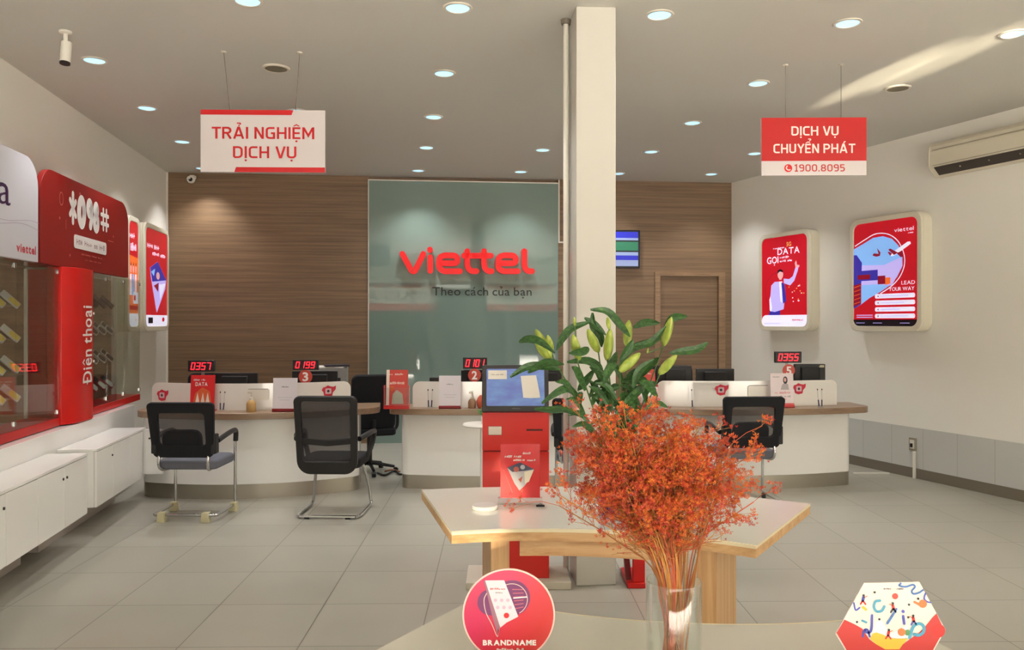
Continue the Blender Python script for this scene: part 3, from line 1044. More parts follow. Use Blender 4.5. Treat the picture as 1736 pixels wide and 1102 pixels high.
def art_man(mb, x0, x1, z0, z1, y):
    W, H = x1 - x0, z1 - z0
    P = lambda a, b: (x0 + a * W, z0 + b * H)
    mb.scrib('VIETTEL', x0 + .26 * W, x0 + .52 * W, z0 + .868 * H, z0 + .885 * H, y - .002, AW, bold=.02)
    mb.text('5G', x0 + .56 * W, x0 + .66 * W, z0 + .885 * H, z0 + .93 * H, y - .002, AG, bold=.02)
    mb.text('DATA', x0 + .36 * W, x0 + .84 * W, z0 + .80 * H, z0 + .87 * H, y - .002, AW, bold=.012)
    mb.text('GỌI', x0 + .12 * W, x0 + .38 * W, z0 + .71 * H, z0 + .785 * H, y - .002, AW, bold=.012)
    mb.scrib('KHÔNG', x0 + .41 * W, x0 + .62 * W, z0 + .755 * H, z0 + .78 * H, y - .002, AW)
    mb.scrib('GIỚI HẠN', x0 + .41 * W, x0 + .68 * W, z0 + .715 * H, z0 + .74 * H, y - .002, AW)
    ring = [(x0 + (.35 + .27 * cos(a / 14 * 2 * pi)) * W, z0 + (.39 + .21 * sin(a / 14 * 2 * pi)) * H) for a in range(2, 13)]
    mb.stroke(ring, .006, y - .001, 0, AX, flat=True)
    # man: trousers, jacket, raised arm, shirt, head
    mb.face([P(.15, .115), P(.42, .115), P(.42, .18), P(.20, .18)], y - .002, AN)
    mb.face([P(.20, .17), P(.20, .34), P(.22, .46), P(.30, .50), P(.40, .50), P(.52, .47), P(.54, .36), P(.50, .19), P(.30, .16)], y - .003, AP)
    mb.face([P(.50, .48), P(.64, .45), P(.73, .50), P(.80, .60), P(.82, .645), P(.76, .65), P(.70, .55), P(.62, .52), P(.50, .53)], y - .003, AP)
    mb.face([P(.76, .64), P(.74, .69), P(.77, .72), P(.79, .67), P(.84, .665), P(.84, .645)], y - .004, AS)
    mb.face([P(.40, .50), P(.47, .50), P(.46, .26), P(.43, .28)], y - .004, AW)
    mb.face([P(.45, .49), P(.52, .47), P(.56, .28), P(.49, .25)], y - .005, AN)
    mb.face([P(.20, .34), P(.24, .20), P(.22, .165), P(.19, .18), P(.18, .30)], y - .005, AW)
    mb.face(circ(x0 + .43 * W, z0 + .575 * H, .062 * W, 18, .048 * H), y - .005, AS)
    mb.face([P(.40, .52), P(.46, .52), P(.46, .54), P(.40, .54)], y - .0045, AS)
    mb.face([P(.365, .585), P(.37, .625), P(.43, .64), P(.49, .62), P(.49, .60), P(.42, .612), P(.385, .60)], y - .006, AD)
    rnd = random.Random(3)
    for i in range(16):
        a, b_ = rnd.uniform(.60, .92), rnd.uniform(.26, .46)
        mb.face([P(a, b_), P(a + .02, b_), P(a + .02, b_ + .012), P(a, b_ + .01)], y - .002, AG if i % 2 else AW)
    mb.face(rrect(x0, x1, z0, z0 + .125 * H, (.07, .07, .001, .08), 6), y - .004, AW)
    mb.scrib('VIETTEL', x0 + .68 * W, x0 + .93 * W, z0 + .06 * H, z0 + .08 * H, y - .005, AR)
    mb.stroke([P(.06, .03), P(.42, .03)], .008, y - .005, 0, AP, flat=True)


def art_kite(mb, x0, x1, z0, z1, y):
    W, H = x1 - x0, z1 - z0
    P = lambda a, b: (x0 + a * W, z0 + b * H)
    mb.scrib('DÙNG NGAY', x0 + .08 * W, x0 + .62 * W, z0 + .80 * H, z0 + .845 * H, y - .002, AW, bold=.03)
    mb.scrib('THOẠI DATA', x0 + .3 * W, x0 + .92 * W, z0 + .735 * H, z0 + .775 * H, y - .002, AW, bold=.03)
    mb.face([P(.20, .60), P(.55, .68), P(.95, .50), P(.90, .40), P(.50, .14), P(.24, .50)], y - .002, AP)
    mb.face([P(.20, .60), P(.55, .68), P(.95, .50), P(.30, .46)], y - .003, AN)
    mb.face([P(.24, .56), P(.42, .60), P(.36, .52)], y - .004, AB)
    mb.face(circ(x0 + .55 * W, z0 + .53 * H, .08 * W, 12, .04 * H), y - .004, AS)
    mb.face([P(.36, .42), P(.58, .46), P(.56, .36)], y - .004, AX)
    mb.face([P(.62, .44), P(.90, .46), P(.66, .28)], y - .004, AW)
    mb.face(rrect(x0, x1, z0, z0 + .115 * H, (.07, .07, .001, .001), 6), y - .003, AW)
    mb.face([P(.12, .03), P(.32, .03), P(.32, .09), P(.12, .09)], y - .004, AD)
    mb.face(circ(x0 + .8 * W, z0 + .07 * H, .06 * W, 12, .025 * H), y - .004, AR)


def art_family(mb, x0, x1, z0, z1, y):
    W, H = x1 - x0, z1 - z0
    P = lambda a, b: (x0 + a * W, z0 + b * H)
    mb.face([P(0, .12), P(1, .12), P(1, .66), P(0, .68)], y - .001, AO)
    mb.scrib('TẶNG', x0 + .12 * W, x0 + .66 * W, z0 + .84 * H, z0 + .90 * H, y - .002, AW, bold=.03)
    mb.scrib('DATA', x0 + .2 * W, x0 + .82 * W, z0 + .72 * H, z0 + .80 * H, y - .002, AW, bold=.03)
    for a, c_ in ((.22, AW), (.48, AB), (.74, AW)):
        mb.face([P(a - .12, .30), P(a + .12, .30), P(a + .07, .50), P(a - .07, .50)], y - .003, c_)
        mb.face(circ(x0 + a * W, z0 + .555 * H, .07 * W, 14, .045 * H), y - .004, AS)
        mb.face([P(a - .07, .57), P(a, .62), P(a + .07, .57), P(a, .585)], y - .005, AD)
    mb.face([P(.45, .22), P(.96, .22), P(.96, .33), P(.45, .33)], y - .006, AW)
    mb.face([P(.5, .25), P(.7, .25), P(.7, .30), P(.5, .30)], y - .007, AR)
    mb.face([P(.1, .16), P(.95, .16), P(.95, .2), P(.1, .2)], y - .006, AR)
    mb.face(rrect(x0, x1, z0, z0 + .125 * H, (.07, .07, .001, .001), 6), y - .003, AW)
    mb.face(circ(x0 + .75 * W, z0 + .065 * H, .05 * W, 12), y - .004, AS)


def rws(px, off=0.0):
    """distance along the right wall of a point standing off the wall, for a viewing column"""
    k = (px - 868) / F
    q = WR + Vector((RD.y, -RD.x, 0)) * off
    return (k * q.y - q.x) / (RD.x - k * RD.y)


def rwp(s, off=0.0, z=0.0):
    q = WR + Vector((RD.y, -RD.x, 0)) * off + RD * s
    return (q.x, q.y, z)


s0, s1 = rws(1440, .15), rws(1562, .15)
light_box('larger looking light box with an aeroplane and containers, nearer on the right wall', rwp(s0, 0, 1.525), A_R, s1 - s0, 1.235, art_plane)
s0, s1 = rws(1286, .15), rws(1373, .15)
light_box('light box with a man in a pale suit raising an arm, on the right wall', rwp(s0, 0, 1.515), A_R, s1 - s0, 1.235, art_man)
light_box('narrow looking light box with a folded phone picture in the back left corner', LWp(9.03, 0, 1.52), A_L, 1.03, 1.235, art_kite)
light_box('light box with orange family picture partly behind the red header board', LWp(8.43, 0, 1.52), A_L, .44, 1.235, art_family)

# ================================================================== LEFT WALL UNITS
KEY = M('keyhole', (60, 56, 52), .4, metal=.6)
SEAM = M('dark_gap', (120, 112, 104), .7)
ZC0, ZC1 = .22, .665


def lw_cabinet(label, s0, s1, splits, n_front, nb=.362, grp='white wall cabinets'):
    t = thing('low_cabinet', label, 'cabinet', LWp(s0, 0, 0), A_L, grp)
    w = s1 - s0
    MB().box(0, w, -n_front + .02, -nb, ZC0, ZC1 - .02, WHITE).build('body', t, bevel=.002)
    MB().box(-.004, w + .004, -n_front - .004, -nb, ZC1 - .02, ZC1, WHITE).build('top', t, bevel=.003)
    xs = [0] + splits + [w]
    for i in range(len(xs) - 1):
        a, b_ = xs[i] + .0025, xs[i + 1] - .0025
        d = MB().box(a, b_, -n_front, -n_front + .018, ZC0, ZC1 - .024, WHITE).build('door', t, bevel=.002)
        if i % 2 == 0 or i == len(xs) - 2:
            MB().tube([(b_ - .03 if i % 2 == 0 else a + .03, -n_front + .001, ZC1 - .105), (b_ - .03 if i % 2 == 0 else a + .03, -n_front - .006, ZC1 - .105)], .009, KEY, 14).build('keyhole', d)
    return t


NF = .642
lw_cabinet('long white cabinet nearest the camera, under the first glass case', 2.4, 5.83, [.43 * i for i in range(1, 8)], NF)
lw_cabinet('white cabinet under the second glass case, beside the grey seat chair', 6.02, 7.26, [.385, .80], NF)
# plinths under them
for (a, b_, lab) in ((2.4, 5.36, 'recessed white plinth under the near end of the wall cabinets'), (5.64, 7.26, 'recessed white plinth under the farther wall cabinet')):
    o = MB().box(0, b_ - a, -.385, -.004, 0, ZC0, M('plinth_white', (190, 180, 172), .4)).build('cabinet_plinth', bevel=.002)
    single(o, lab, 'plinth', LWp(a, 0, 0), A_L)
# riser the glass cases stand on
o = MB().box(0, 7.84 * 1.013 - 2.4, -.355, -.004, ZC0, .806, WHITE).build('case_riser', bevel=.003)
single(o, 'long white ledge behind the low cabinets that carries the glass cases', 'ledge', LWp(2.4, 0, 0), A_L)
# cabinet that turns the corner in front of the left counter
pa = Vector((PX(246, 7.20), 7.20, 0)); pb = Vector((PX(275, 7.21), 7.21, 0))
t = thing('corner_cabinet', 'short white cabinet end filling the gap to the left counter', 'cabinet', tuple(pa), 0.04)
wq = (pb - pa).length
MB().box(-.25, wq, .018, .05, .25, .655, WHITE).build('body', t, bevel=.002)
d = MB().box(0, wq, 0, .016, .25, .655, WHITE).build('door', t, bevel=.002)
MB().tube([(.04, .001, .575), (.04, -.006, .575)], .009, KEY, 14).build('keyhole', d)

GLASSP = glass('case_glass', (246, 249, 246))
CASEWOOD = wood('case_wood', [(118, 98, 78), (138, 116, 94), (150, 128, 104)], (1, 1, 7), .5)
TRAY = M('case_red', (196, 26, 26), .35)
NC = .276
ZT0, ZT1, ZG1 = .812, .875, 2.06


def glass_case(label, s0, s1, doors, back_gap=0.0):
    t = thing('glass_display_case', label, 'display case', LWp(s0, 0, 0), A_L, 'glass phone cases on the left wall')
    w = s1 - s0
    MB().box(0, w, -NC, -.01, ZT0, ZT1, TRAY).build('tray', t, bevel=.002)
    MB().box(0, w - back_gap, -.03, -.012, ZT1, ZG1 - .01, CASEWOOD).build('back_panel', t)
    MB().box(0, w, -NC + .004, -.012, ZG1 - .008, ZG1, GLASSP).build('top_pane', t, smooth=0)
    for a, b_ in doors:
        g = MB().box(a + .003, b_ - .003, -NC + .002, -NC + .008, ZT1 + .004, ZG1 - .012, GLASSP).build('glass_door', t, smooth=0)
        for z in (ZT1 + .03, ZG1 - .06):
            MB().box(b_ - .04, b_ - .01, -NC - .004, -NC + .012, z, z + .035, CHROME).build('hinge', g, bevel=.002)
    for x in (.0, w - .006):
        MB().box(x, x + .006, -NC + .01, -.03, ZT1, ZG1 - .01, GLASSP).build('end_pane', t, smooth=0)
    MB().box(w - .03, w - .008, -.05, -.03, ZT1, ZG1 - .02, M('case_upright', (206, 204, 196), .4)).build('upright', t)
    return t


S1 = 6.302
glass_case('glass display case of gold phones on the left wall, nearest the camera', 4.1, S1, [(0, .73), (.73, 1.46), (1.46, S1 - 4.1)])
S2, S3 = 6.925, 8.414
glass_case('glass display case of dark and white phones right of the red pillar', S2, S3, [(0, .49), (.49, .98), (.98, S3 - S2)], .12)

# pillar sign
t = thing('sign_pillar', 'bulging red pillar sign with vertical white lettering between the glass cases', 'sign', LWp(S1 + .006, 0, 0), A_L)
w = S2 - S1 - .012
pts = [(0, -.18)] + [(w * i / 20, -NC - .012 - .085 * (1 - abs(2 * i / 20 - 1) ** 3.2)) for i in range(21)] + [(w, -.18)]
MB().slab(pts, .815, 2.062, M('pillar_red', (206, 22, 18), .28)).build('shell', t, bevel=.004)
MB().box(.05, w - .05, -.18, -.001, .83, 2.04, TRAY).build('core', t, smooth=0)
# lettering reads upwards
Tt = Matrix.Translation((w * .66, -NC - .0985, 1.125)) @ Matrix.Rotation(radians(-90), 4, 'Y')
MB().text('Điện thoại'.replace('ệ', 'ệ'), 0, .635, 0, .20, 0, PRINT_WHITE, Tt, bold=.015).build('lettering', t, smooth=0)

# header boards
t = thing('header_board', 'red header board with a star zero nine eight hash code', 'sign', LWp(5.90, .0, 2.062), A_L)
w = 7.948 - 5.90; h = .72
HR = M('header_red', (138, 12, 9), .5)
pts = rrect(0, w, 0, h, (.002, .002, .2, .2), 10)
MB().prism(pts, -NC - .02, -NC + .02, HR).build('board', t, bevel=.002)
MB().box(.1, w - .1, -NC + .02, -.001, .02, .06, TRAY).box(.1, w - .1, -NC + .02, -.001, h - .2, h - .16, TRAY).build('bracket', t)
y = -NC - .0215
HW = M('header_white', (226, 220, 216), .5)
mb = MB()
P = lambda a, b: (a * w, b * h)
# star, digits and hash as thick rounded strokes
cx, cz = .302, .68
for k in range(3):
    a = radians(90 + 60 * k)
    mb.stroke([(cx * w + .068 * cos(a), cz * h + .115 * sin(a)), (cx * w - .068 * cos(a), cz * h - .115 * sin(a))], .048, y, 0, HW, flat=True)
mb.build('star_symbol', t, smooth=0)
mb = MB()


def loop(cx, cz, rx, rz, wd):
    pts_ = [((cx * w + rx * cos(a / 16 * 2 * pi)), (cz * h + rz * sin(a / 16 * 2 * pi))) for a in range(18)]
    mb.stroke(pts_, wd, y, 0, HW, flat=True)


loop(.395, .668, .058, .10, .086)
mb.build('digit', t, smooth=0); mb = MB()
y -= .0006
loop(.484, .745, .042, .052, .074)
mb.stroke([(.506 * w, .73 * h), (.504 * w, .62 * h), (.494 * w, .54 * h)], .074, y, 0, HW, flat=True)
mb.build('digit', t, smooth=0); mb = MB()
y -= .0006
loop(.560, .755, .036, .040, .07)
loop(.560, .60, .044, .056, .074)
mb.build('digit', t, smooth=0)
mb = MB()
for a in (.648, .688):
    mb.stroke([(a * w, .55 * h), (a * w, .80 * h)], .036, y, 0, HW, flat=True)
for a in (.62, .73):
    mb.stroke([(.622 * w, a * h), (.712 * w, a * h)], .036, y, 0, HW, flat=True)
mb.build('hash_symbol', t, smooth=0)
mb = MB().face(rrect(.31 * w, .688 * w, .235 * h, .39 * h, .028, 5), y, HW)
mb.scrib('Sẵn ngay Ưu đãi', .335 * w, .665 * w, .28 * h, .345 * h, y - .001, M('faint_print', (170, 140, 150), .5))
mb.scrib('VIETTEL THEO CÁCH', .39 * w, .64 * w, .17 * h, .19 * h, y, M('faint_red_print', (206, 110, 104), .5))
mb.scrib('CỦA BẠN MỌI LÚC', .43 * w, .62 * w, .115 * h, .13 * h, y, MATS['faint_red_print'])
mb.build('print', t, smooth=0)
mb = MB()
FR_ = MATS['faint_red_print']
loop_pts = [((.185 * w + .035 * cos(a / 16 * 2 * pi)), (.735 * h + .05 * sin(a / 16 * 2 * pi))) for a in range(18)]
mb.stroke(loop_pts, .007, y, 0, FR_, flat=True)
for a, b_ in ((.375, .875), (.17, .52), (.27, .14), (.78, .50)):
    mb.face(circ(a * w, b_ * h, .012, 8), y, FR_)
mb.stroke([P(.23, .52), P(.23, .42)], .007, y, 0, FR_, flat=True)
mb.stroke([P(.71, .43), P(.78, .43)], .007, y, 0, FR_, flat=True)
mb.build('ornament', t, smooth=0)

t = thing('header_board', 'pale lilac header board with violet letter at the left edge of the view', 'sign', LWp(3.72, .0, 2.062), A_L)
w = 5.86 - 3.72; h = .74
HL = M('header_lilac', (206, 204, 212), .4)
n, l, b = nodes_of(HL)
MB().prism(rrect(0, w, 0, h, (.002, .002, .2, .2), 10), -NC - .02, -NC + .02, HL).build('board', t, bevel=.002)
MB().box(.1, w - .1, -NC + .02, -.001, .02, .06, WHITE).build('bracket', t)
y = -NC - .0215
mb = MB()
mb.text('a', .708 * w, .793 * w, .47 * h, .76 * h, y, M('violet_print', (64, 24, 74), .5))
mb.build('lettering', t, smooth=0)
MB().text('viettel', .835 * w, .98 * w, .07 * h, .15 * h, y, M('soft_red_print', (196, 50, 64), .5), bold=.03).build('brand_mark', t, smooth=0)
mb = MB()
for k in range(2):
    mb.stroke([((.4 + .6 * i / 14) * w, (.36 - .05 * k + .03 * sin(i * .6 + k)) * h) for i in range(15)], .004, y, 0, M('wave_print', (176, 160, 180), .5), flat=True)
mb.build('ornament', t, smooth=0)

# phones inside the cases
GOLD = M('phone_gold', (226, 200, 96), .3); SILV = M('phone_silver', (198, 198, 196), .3)
DARKP = M('phone_dark', (52, 46, 48), .3); PALEP = M('phone_pale', (208, 208, 202), .35)
STAND = M('phone_stand', (150, 136, 116), .4)
rowz = (1.76, 1.51, 1.28, 1.07)
rown = ('top', 'second', 'third', 'bottom')


def make_phone(label, grp, s, z, c0, c1, tilt=-28):
    t = thing('display_phone', label, 'phone', LWp(s, .03, z), A_L, grp)
    T = Matrix.Translation((0, -.075, .0)) @ Matrix.Rotation(radians(tilt), 4, 'Y') @ Matrix.Rotation(radians(-38), 4, 'X')
    MB().box(-.03, .03, -.06, 0, -.02, -.008, STAND).build('shelf_arm', t)
    MB().prism(rrect(-.036, .036, -.03, .125, .01, 4), -.006, .006, c0, T).build('body', t, bevel=.002)
    MB().face(rrect(-.03, .03, -.024, .06, .022, 6), -.0066, c1, T).face(rrect(-.03, .03, .07, .118, .004, 2), -.0066, SILV if c1 is GOLD else DARKP, T).build('screen', t, smooth=0)
    return t


ph = None
for r_ in range(4):
    for q, s in enumerate((5.72, 5.955)):
        lab = 'gold phone on a tilted stand, %s row, %s' % (rown[r_], 'beside the pale upright' if q else 'cut by the left picture edge')
        if ph is None:
            ph = make_phone(lab, 'gold phones in the first case', s, rowz[r_], SILV, GOLD)
        else:
            dup(ph, LWp(s, .03, rowz[r_]), A_L, lab)
for r_, (c0, c1) in enumerate(((DARKP, BLACK), (PALEP, DARKP), (PALEP, DARKP), (M('phone_red', (170, 60, 60), .4), PALEP))):
    p0 = None
    for q, s in enumerate((7.60, 7.82, 8.04)):
        lab = '%s phone on a tilted stand, %s row of the second case, %s' % (('black', 'white', 'pale', 'reddish')[r_], rown[r_], ('near the pillar', 'middle one', 'farthest')[q])
        z = (1.79, 1.53, 1.26, 1.0)[r_]
        if p0 is None:
            p0 = make_phone(lab, 'phones in the second case', s, z, c0, c1)
        else:
            dup(p0, LWp(s, .03, z), A_L, lab)

# ================================================================== COUNTERS
CZ = .80


def arc(c, a, L, sag, off=0.0, n=28, inset=0.0):
    """front curve of a counter, world xy, from left to right"""
    out = []
    for i in range(n + 1):
        u = -L / 2 + inset + (L - 2 * inset) * i / n
        v = -sag * (1 - (2 * u / L) ** 2) + off
        out.append((c[0] + u * cos(a) - v * sin(a), c[1] + u * sin(a) + v * cos(a)))
    return out


def loc_arc(L, sag, off=0.0, n=28, inset=0.0):
    out = []
    for i in range(n + 1):
        u = -L / 2 + inset + (L - 2 * inset) * i / n
        out.append((u, -sag * (1 - (2 * u / L) ** 2) + off))
    return out


def corner_round(pts, r=.06, k=5):
    """round the outer corners of a counter outline: front arc + back corners"""
    return pts


def counter(label, c, a, L, sag, cb, Lb, sagb, panel_off, panel_x0, panel_x1, ins=(0, 0)):
    """c: middle of the chord of the worktop; cb: of the body (both world), same turn a"""
    t = thing('service_counter', label, 'counter', (c[0], c[1], 0), a, 'curved service counters')
    d = Vector((cb[0] - c[0], cb[1] - c[1], 0)); d.rotate(Matrix.Rotation(-a, 3, 'Z'))
    Tb = Matrix.Translation((d.x, d.y, 0))

    def outline(L, sag, back, r):
        f = loc_arc(L, sag)
        # round the two front ends
        pts = []
        for (u, v) in f:
            e_ = min(u + L / 2, L / 2 - u)
            if e_ < r:
                v += r - sqrt(max(0, r * r - (r - e_) ** 2))
            pts.append((u, v))
        fine = []
        for k in range(9):
            e_ = r * (1 - cos(k / 8 * pi / 2))
            fine.append((-L / 2 + e_, r - r * sin(k / 8 * pi / 2) + -sag * (1 - (2 * (-L / 2 + e_) / L) ** 2)))
        mid = [p for p in f if -L / 2 + r < p[0] < L / 2 - r]
        fine2 = [(-p[0], p[1]) for p in fine][::-1]
        return fine + mid + fine2 + [(L / 2, back), (-L / 2, back)]
    MB().slab(outline(Lb, sagb, .42, .07), .135, CZ - .058, WHITE, Tb).build('body', t, bevel=.002)
    MB().slab([(x * .998, y_ + .006) for x, y_ in outline(Lb, sagb, .42, .07)], 0, .135, STEEL, Tb).build('steel_base', t)
    MB().slab(outline(L, sag, .45, .10), CZ - .058, CZ, WOOD_TOP).build('worktop', t, bevel=.004)
    # upright divider following the curve
    q0 = [.07 * (1 - cos(k / 8 * pi / 2)) for k in range(9)]
    us = [panel_x0 + e_ for e_ in q0] + [panel_x0 + .07 + (panel_x1 - panel_x0 - .14) * k / 20 for k in range(1, 20)] + [panel_x1 - e_ for e_ in q0[::-1]]
    nn = len(us) - 1
    pts = []
    for i in range(nn + 1):
        u = us[i]
        v = -sag * (1 - (2 * u / L) ** 2) + panel_off
        pts.append((u, v))
    vs = []; fs = []
    r = .07
    for i, (u, v) in enumerate(pts):
        e0 = u - panel_x0; e1 = panel_x1 - u
        e_ = min(e0, e1)
        top = CZ + .25
        if e_ < r:
            top -= r - sqrt(max(0, r * r - (r - e_) ** 2))
        vs += [(u, v, CZ), (u, v, top), (u, v + .01, CZ), (u, v + .01, top)]
    for i in range(nn):
        q = 4 * i
        fs += [(q, q + 4, q + 5, q + 1), (q + 2, q + 3, q + 7, q + 6), (q + 1, q + 5, q + 7, q + 3), (q, q + 2, q + 6, q + 4)]
    fs += [(0, 1, 3, 2), (4 * nn, 4 * nn + 2, 4 * nn + 3, 4 * nn + 1)]
    MB().add(vs, fs, M('divider_acrylic', (236, 232, 226), .1, coat=.5)).build('divider', t, smooth=50)
    return t


cL, aL = (-2.39, 7.56), radians(8.2)
counter('left white curved service counter with a wood top and steel base', cL, aL, 2.24, .36, (-2.465, 7.58), 1.99, .26, .27, -1.03, .84)
cM, aM = (0.0, 7.66), radians(2.0)
counter('middle white service counter behind the red kiosk and the column', cM, aM, 2.36, .12, (0.0, 7.84), 2.17, .13, .15, -.96, .80)
cR, aR = (2.35, 7.70), radians(4.0)
counter('right white curved service counter in front of the wood door', cR, aR, 2.32, .17, (2.36, 7.90), 2.07, .16, .25, -.92, .90)


def on_counter(px, py):
    """world point on the worktops for a viewing column and the foot of a thing"""
    Y = (EYE - CZ) * F / (py - 545)
    return (PX(px, Y), Y, CZ), Y


def panel_point(c, a, L, sag, off, px):
    """point on the front of a divider for a viewing column"""
    best = None
    for i in range(400):
        u = -L / 2 + L * i / 399
        v = -sag * (1 - (2 * u / L) ** 2) + off
        x = c[0] + u * cos(a) - v * sin(a); y = c[1] + u * sin(a) + v * cos(a)
        e_ = abs(868 + x / y * F - px)
        if best is None or e_ < best[0]:
            best = (e_, x, y, a + math.atan(8 * sag * u / L / L))
    return best[1:]


CNT = {'L': (cL, aL, 2.24, .36, .27), 'M': (cM, aM, 2.42, .12, .15), 'R': (cR, aR, 2.32, .17, .25)}
STK = M('sticker_red', (206, 40, 66), .5)


def sticker(which, px, py, label):
    x, y, ang = panel_point(*CNT[which], px)
    z = EYE + (545 - py) / F * y
    t = thing('camera_sticker', label, 'sticker', (x, y, z), ang, 'red camera stickers on the dividers')
    MB().prism([(-.062, .01), (-.05, .035), (-.028, .04), (-.005, .055), (.022, .045), (.05, .04), (.075, .05), (.072, .015), (.045, -.015), (.04, -.045), (-.005, -.055), (-.04, -.04), (-.045, -.01)], -.006, -.003, STK).build('splash', t)
    MB().prism(rrect(-.028, .03, -.026, .026, .008, 3), -.0068, -.006, M('sticker_pale', (222, 190, 196), .5)).prism(circ(0, 0, .013, 14), -.0074, -.0068, M('sticker_dark', (70, 40, 50), .5)).build('camera_mark', t)


sticker('L', 275, 670, 'red splash shaped camera sticker at the left end of the left divider')
sticker('L', 556, 663, 'red splash shaped camera sticker right end of the left divider')
sticker('R', 1222, 661, 'red splash shaped camera sticker in the middle of the right divider')
sticker('R', 1354, 659, 'red splash shaped camera sticker right of the pink white poster')


def slot(which, px, py, wpx, label):
    x, y, ang = panel_point(*CNT[which], px)
    z = EYE + (545 - py) / F * y; w = wpx / F * y
    t = thing('paper_tray', label, 'paper holder', (x, y, z), ang)
    MB().prism(rrect(-w / 2, w / 2, -.1, .0, .01, 3), -.014, -.003, M('tray_acrylic', (232, 226, 216), .2)).build('pocket', t)
    MB().box(-w / 2 + .01, w / 2 - .01, -.011, -.006, -.002, .006, M('paper_edge', (150, 142, 134), .7)).build('paper', t)


slot('L', 438, 660, 36, 'clear pocket with paper on the left divider above the amber bottle')
slot('R', 1285, 654, 36, 'clear pocket with paper on the right divider behind the chair')


# pens in clear stands
def pens(px, py, label, two=True):
    loc, Y = on_counter(px, py)
    t = thing('pen_stand', label, 'pen holder', loc, 0, 'clear pen stands')
    MB().lathe([(.03, 0), (.03, .012), (.012, .02)], ACRYL, seg=16).build('base', t)
    for k, x in enumerate((-.014, .014) if two else (-.006,)):
        p = MB().tube([(x, 0, .012), (x * 1.2, .01, .075)], .006, M('pen_navy', (38, 34, 78), .4), 8).build('pen', t)
        MB().tube([(x * 1.2, .01, .075), (x * 1.5, .02, .165)], .0035, M('pen_clear', (196, 190, 192), .3), 8).build('barrel', p)
        MB().tube([(x * 1.5, .02, .165), (x * 1.55, .022, .18)], .005, BLACK, 8).build('cap', p)


pens(376, 697, 'clear pen stand with two pens on the left counter behind the grey seat chair')
pens(729, 692, 'clear pen stand with two pens on the middle counter left of the white display')
pens(946, 692, 'clear pen stand right of the kiosk on the middle counter')
pens(1175, 692, 'clear pen stand at the left part of the right counter', False)
pens(1391, 691, 'clear pen stand with two pens at the right end of the right counter')

# pump bottles
AMB = M('amber_liquid', (186, 150, 96), .25); AMB2 = M('brown_liquid', (150, 112, 84), .25)


def bottle(px, py, wpx, hpx, m, label):
    loc, Y = on_counter(px, py)
    w = wpx / F * Y / 2; h = hpx / F * Y
    t = thing('pump_bottle', label, 'bottle', loc, 0, 'pump bottles on the counters')
    MB().lathe([(w * .92, 0), (w, .006), (w, h * .38), (w * .8, h * .5), (w * .36, h * .58)], m, seg=24).build('bottle_body', t)
    MB().lathe([(w * .4, h * .58), (w * .4, h * .68), (w * .16, h * .7), (w * .16, h * .9)], M('pump_white', (214, 204, 190), .4), seg=16).build('pump', t)
    MB().box(-w * .75, w * .2, -.006, .006, h * .88, h * .98, MATS['pump_white']).build('nozzle', t, bevel=.002)


bottle(426, 698, 16, 35, AMB, 'amber pump bottle on the left counter')
bottle(800, 692, 13, 28, AMB2, 'brown pump bottle on the middle counter left of the kiosk')
loc, Y = on_counter(815, 692)
t = thing('round_ornament', 'small orange red round ornament beside the kiosk on the middle counter', 'ornament', loc)
MB().lathe([(.02, 0), (.035, .02), (.042, .06), (.03, .10), (.008, .125)], M('ornament_orange', (196, 84, 56), .4), seg=20).build('body', t)
MB().tube([(.0, -.03, .04), (.028, -.034, .07), (.02, -.03, .11)], .006, M('ornament_cream', (226, 200, 160), .4), 8).build('ribbon', t)


# table displays
def display_card(px0, px1, py0, py1, face_m, base_m, label, art, grp=None, name='tabletop_display', base_h=.03):
    loc, Y = on_counter((px0 + px1) / 2, py1)
    w = (px1 - px0) / F * Y; h = (py1 - py0) / F * Y
    t = thing(name, label, 'display stand', loc, 0, grp)
    T = Matrix.Rotation(radians(-5), 4, 'X')
    MB().box(-w / 2, w / 2, -.004, .004, .004, h, face_m, T).build('card', t, bevel=.001, smooth=0)
    MB().box(-w / 2, w / 2, -.02, .07, 0, .008, base_m).box(-w / 2, w / 2, -.02, -.012, 0, base_h, base_m).build('base', t, bevel=.001, smooth=0)
    mb = MB()
    art(mb, w, h, -.0048, T)
    mb.build('print', t, smooth=0)
    return t


CARDW = M('card_white', (222, 214, 220), .4)
DKRED = M('base_dark_red', (140, 12, 24), .4)
GREYP = M('grey_print', (122, 116, 124), .6); DARKPR = M('dark_print', (46, 40, 48), .6)


def art_info(mb, w, h, y, T):
    mb.scrib('VIETTEL', -w * .15, w * .15, h * .72, h * .755, y, DARKPR, T, bold=.03)
    mb.face(rrect(-w * .3, w * .3, h * .42, h * .425, .0005, 1), y, GREYP, T)
    mb.face(rrect(-w * .22, w * .22, h * .345, h * .35, .0005, 1), y, GREYP, T)


def art_redposter(mb, w, h, y, T):
    mb.scrib('MIỄN PHÍ', -w * .38, w * .12, h * .84, h * .89, y, PRINT_WHITE, T, bold=.03, slant=.1)
    mb.text('DATA', -w * .30, w * .20, h * .70, h * .80, y, PRINT_WHITE, T, bold=.03)
    OR = M('print_orange', (214, 96, 50), .5); CR = M('print_cream', (232, 214, 200), .5)
    mb.face([(-w * .42, h * .12), (w * .42, h * .12), (w * .30, h * .55), (0, h * .66), (-w * .3, h * .5)], y, OR, T)
    for a in (-.2, .02, .22):
        mb.face([(w * (a - .12), h * .12), (w * (a + .12), h * .12), (w * a, h * .52)], y - .0006, CR, T)
    mb.face([(-w * .42, h * .05), (w * .42, h * .05), (w * .42, h * .12), (-w * .42, h * .12)], y - .001, PRINT_WHITE, T)


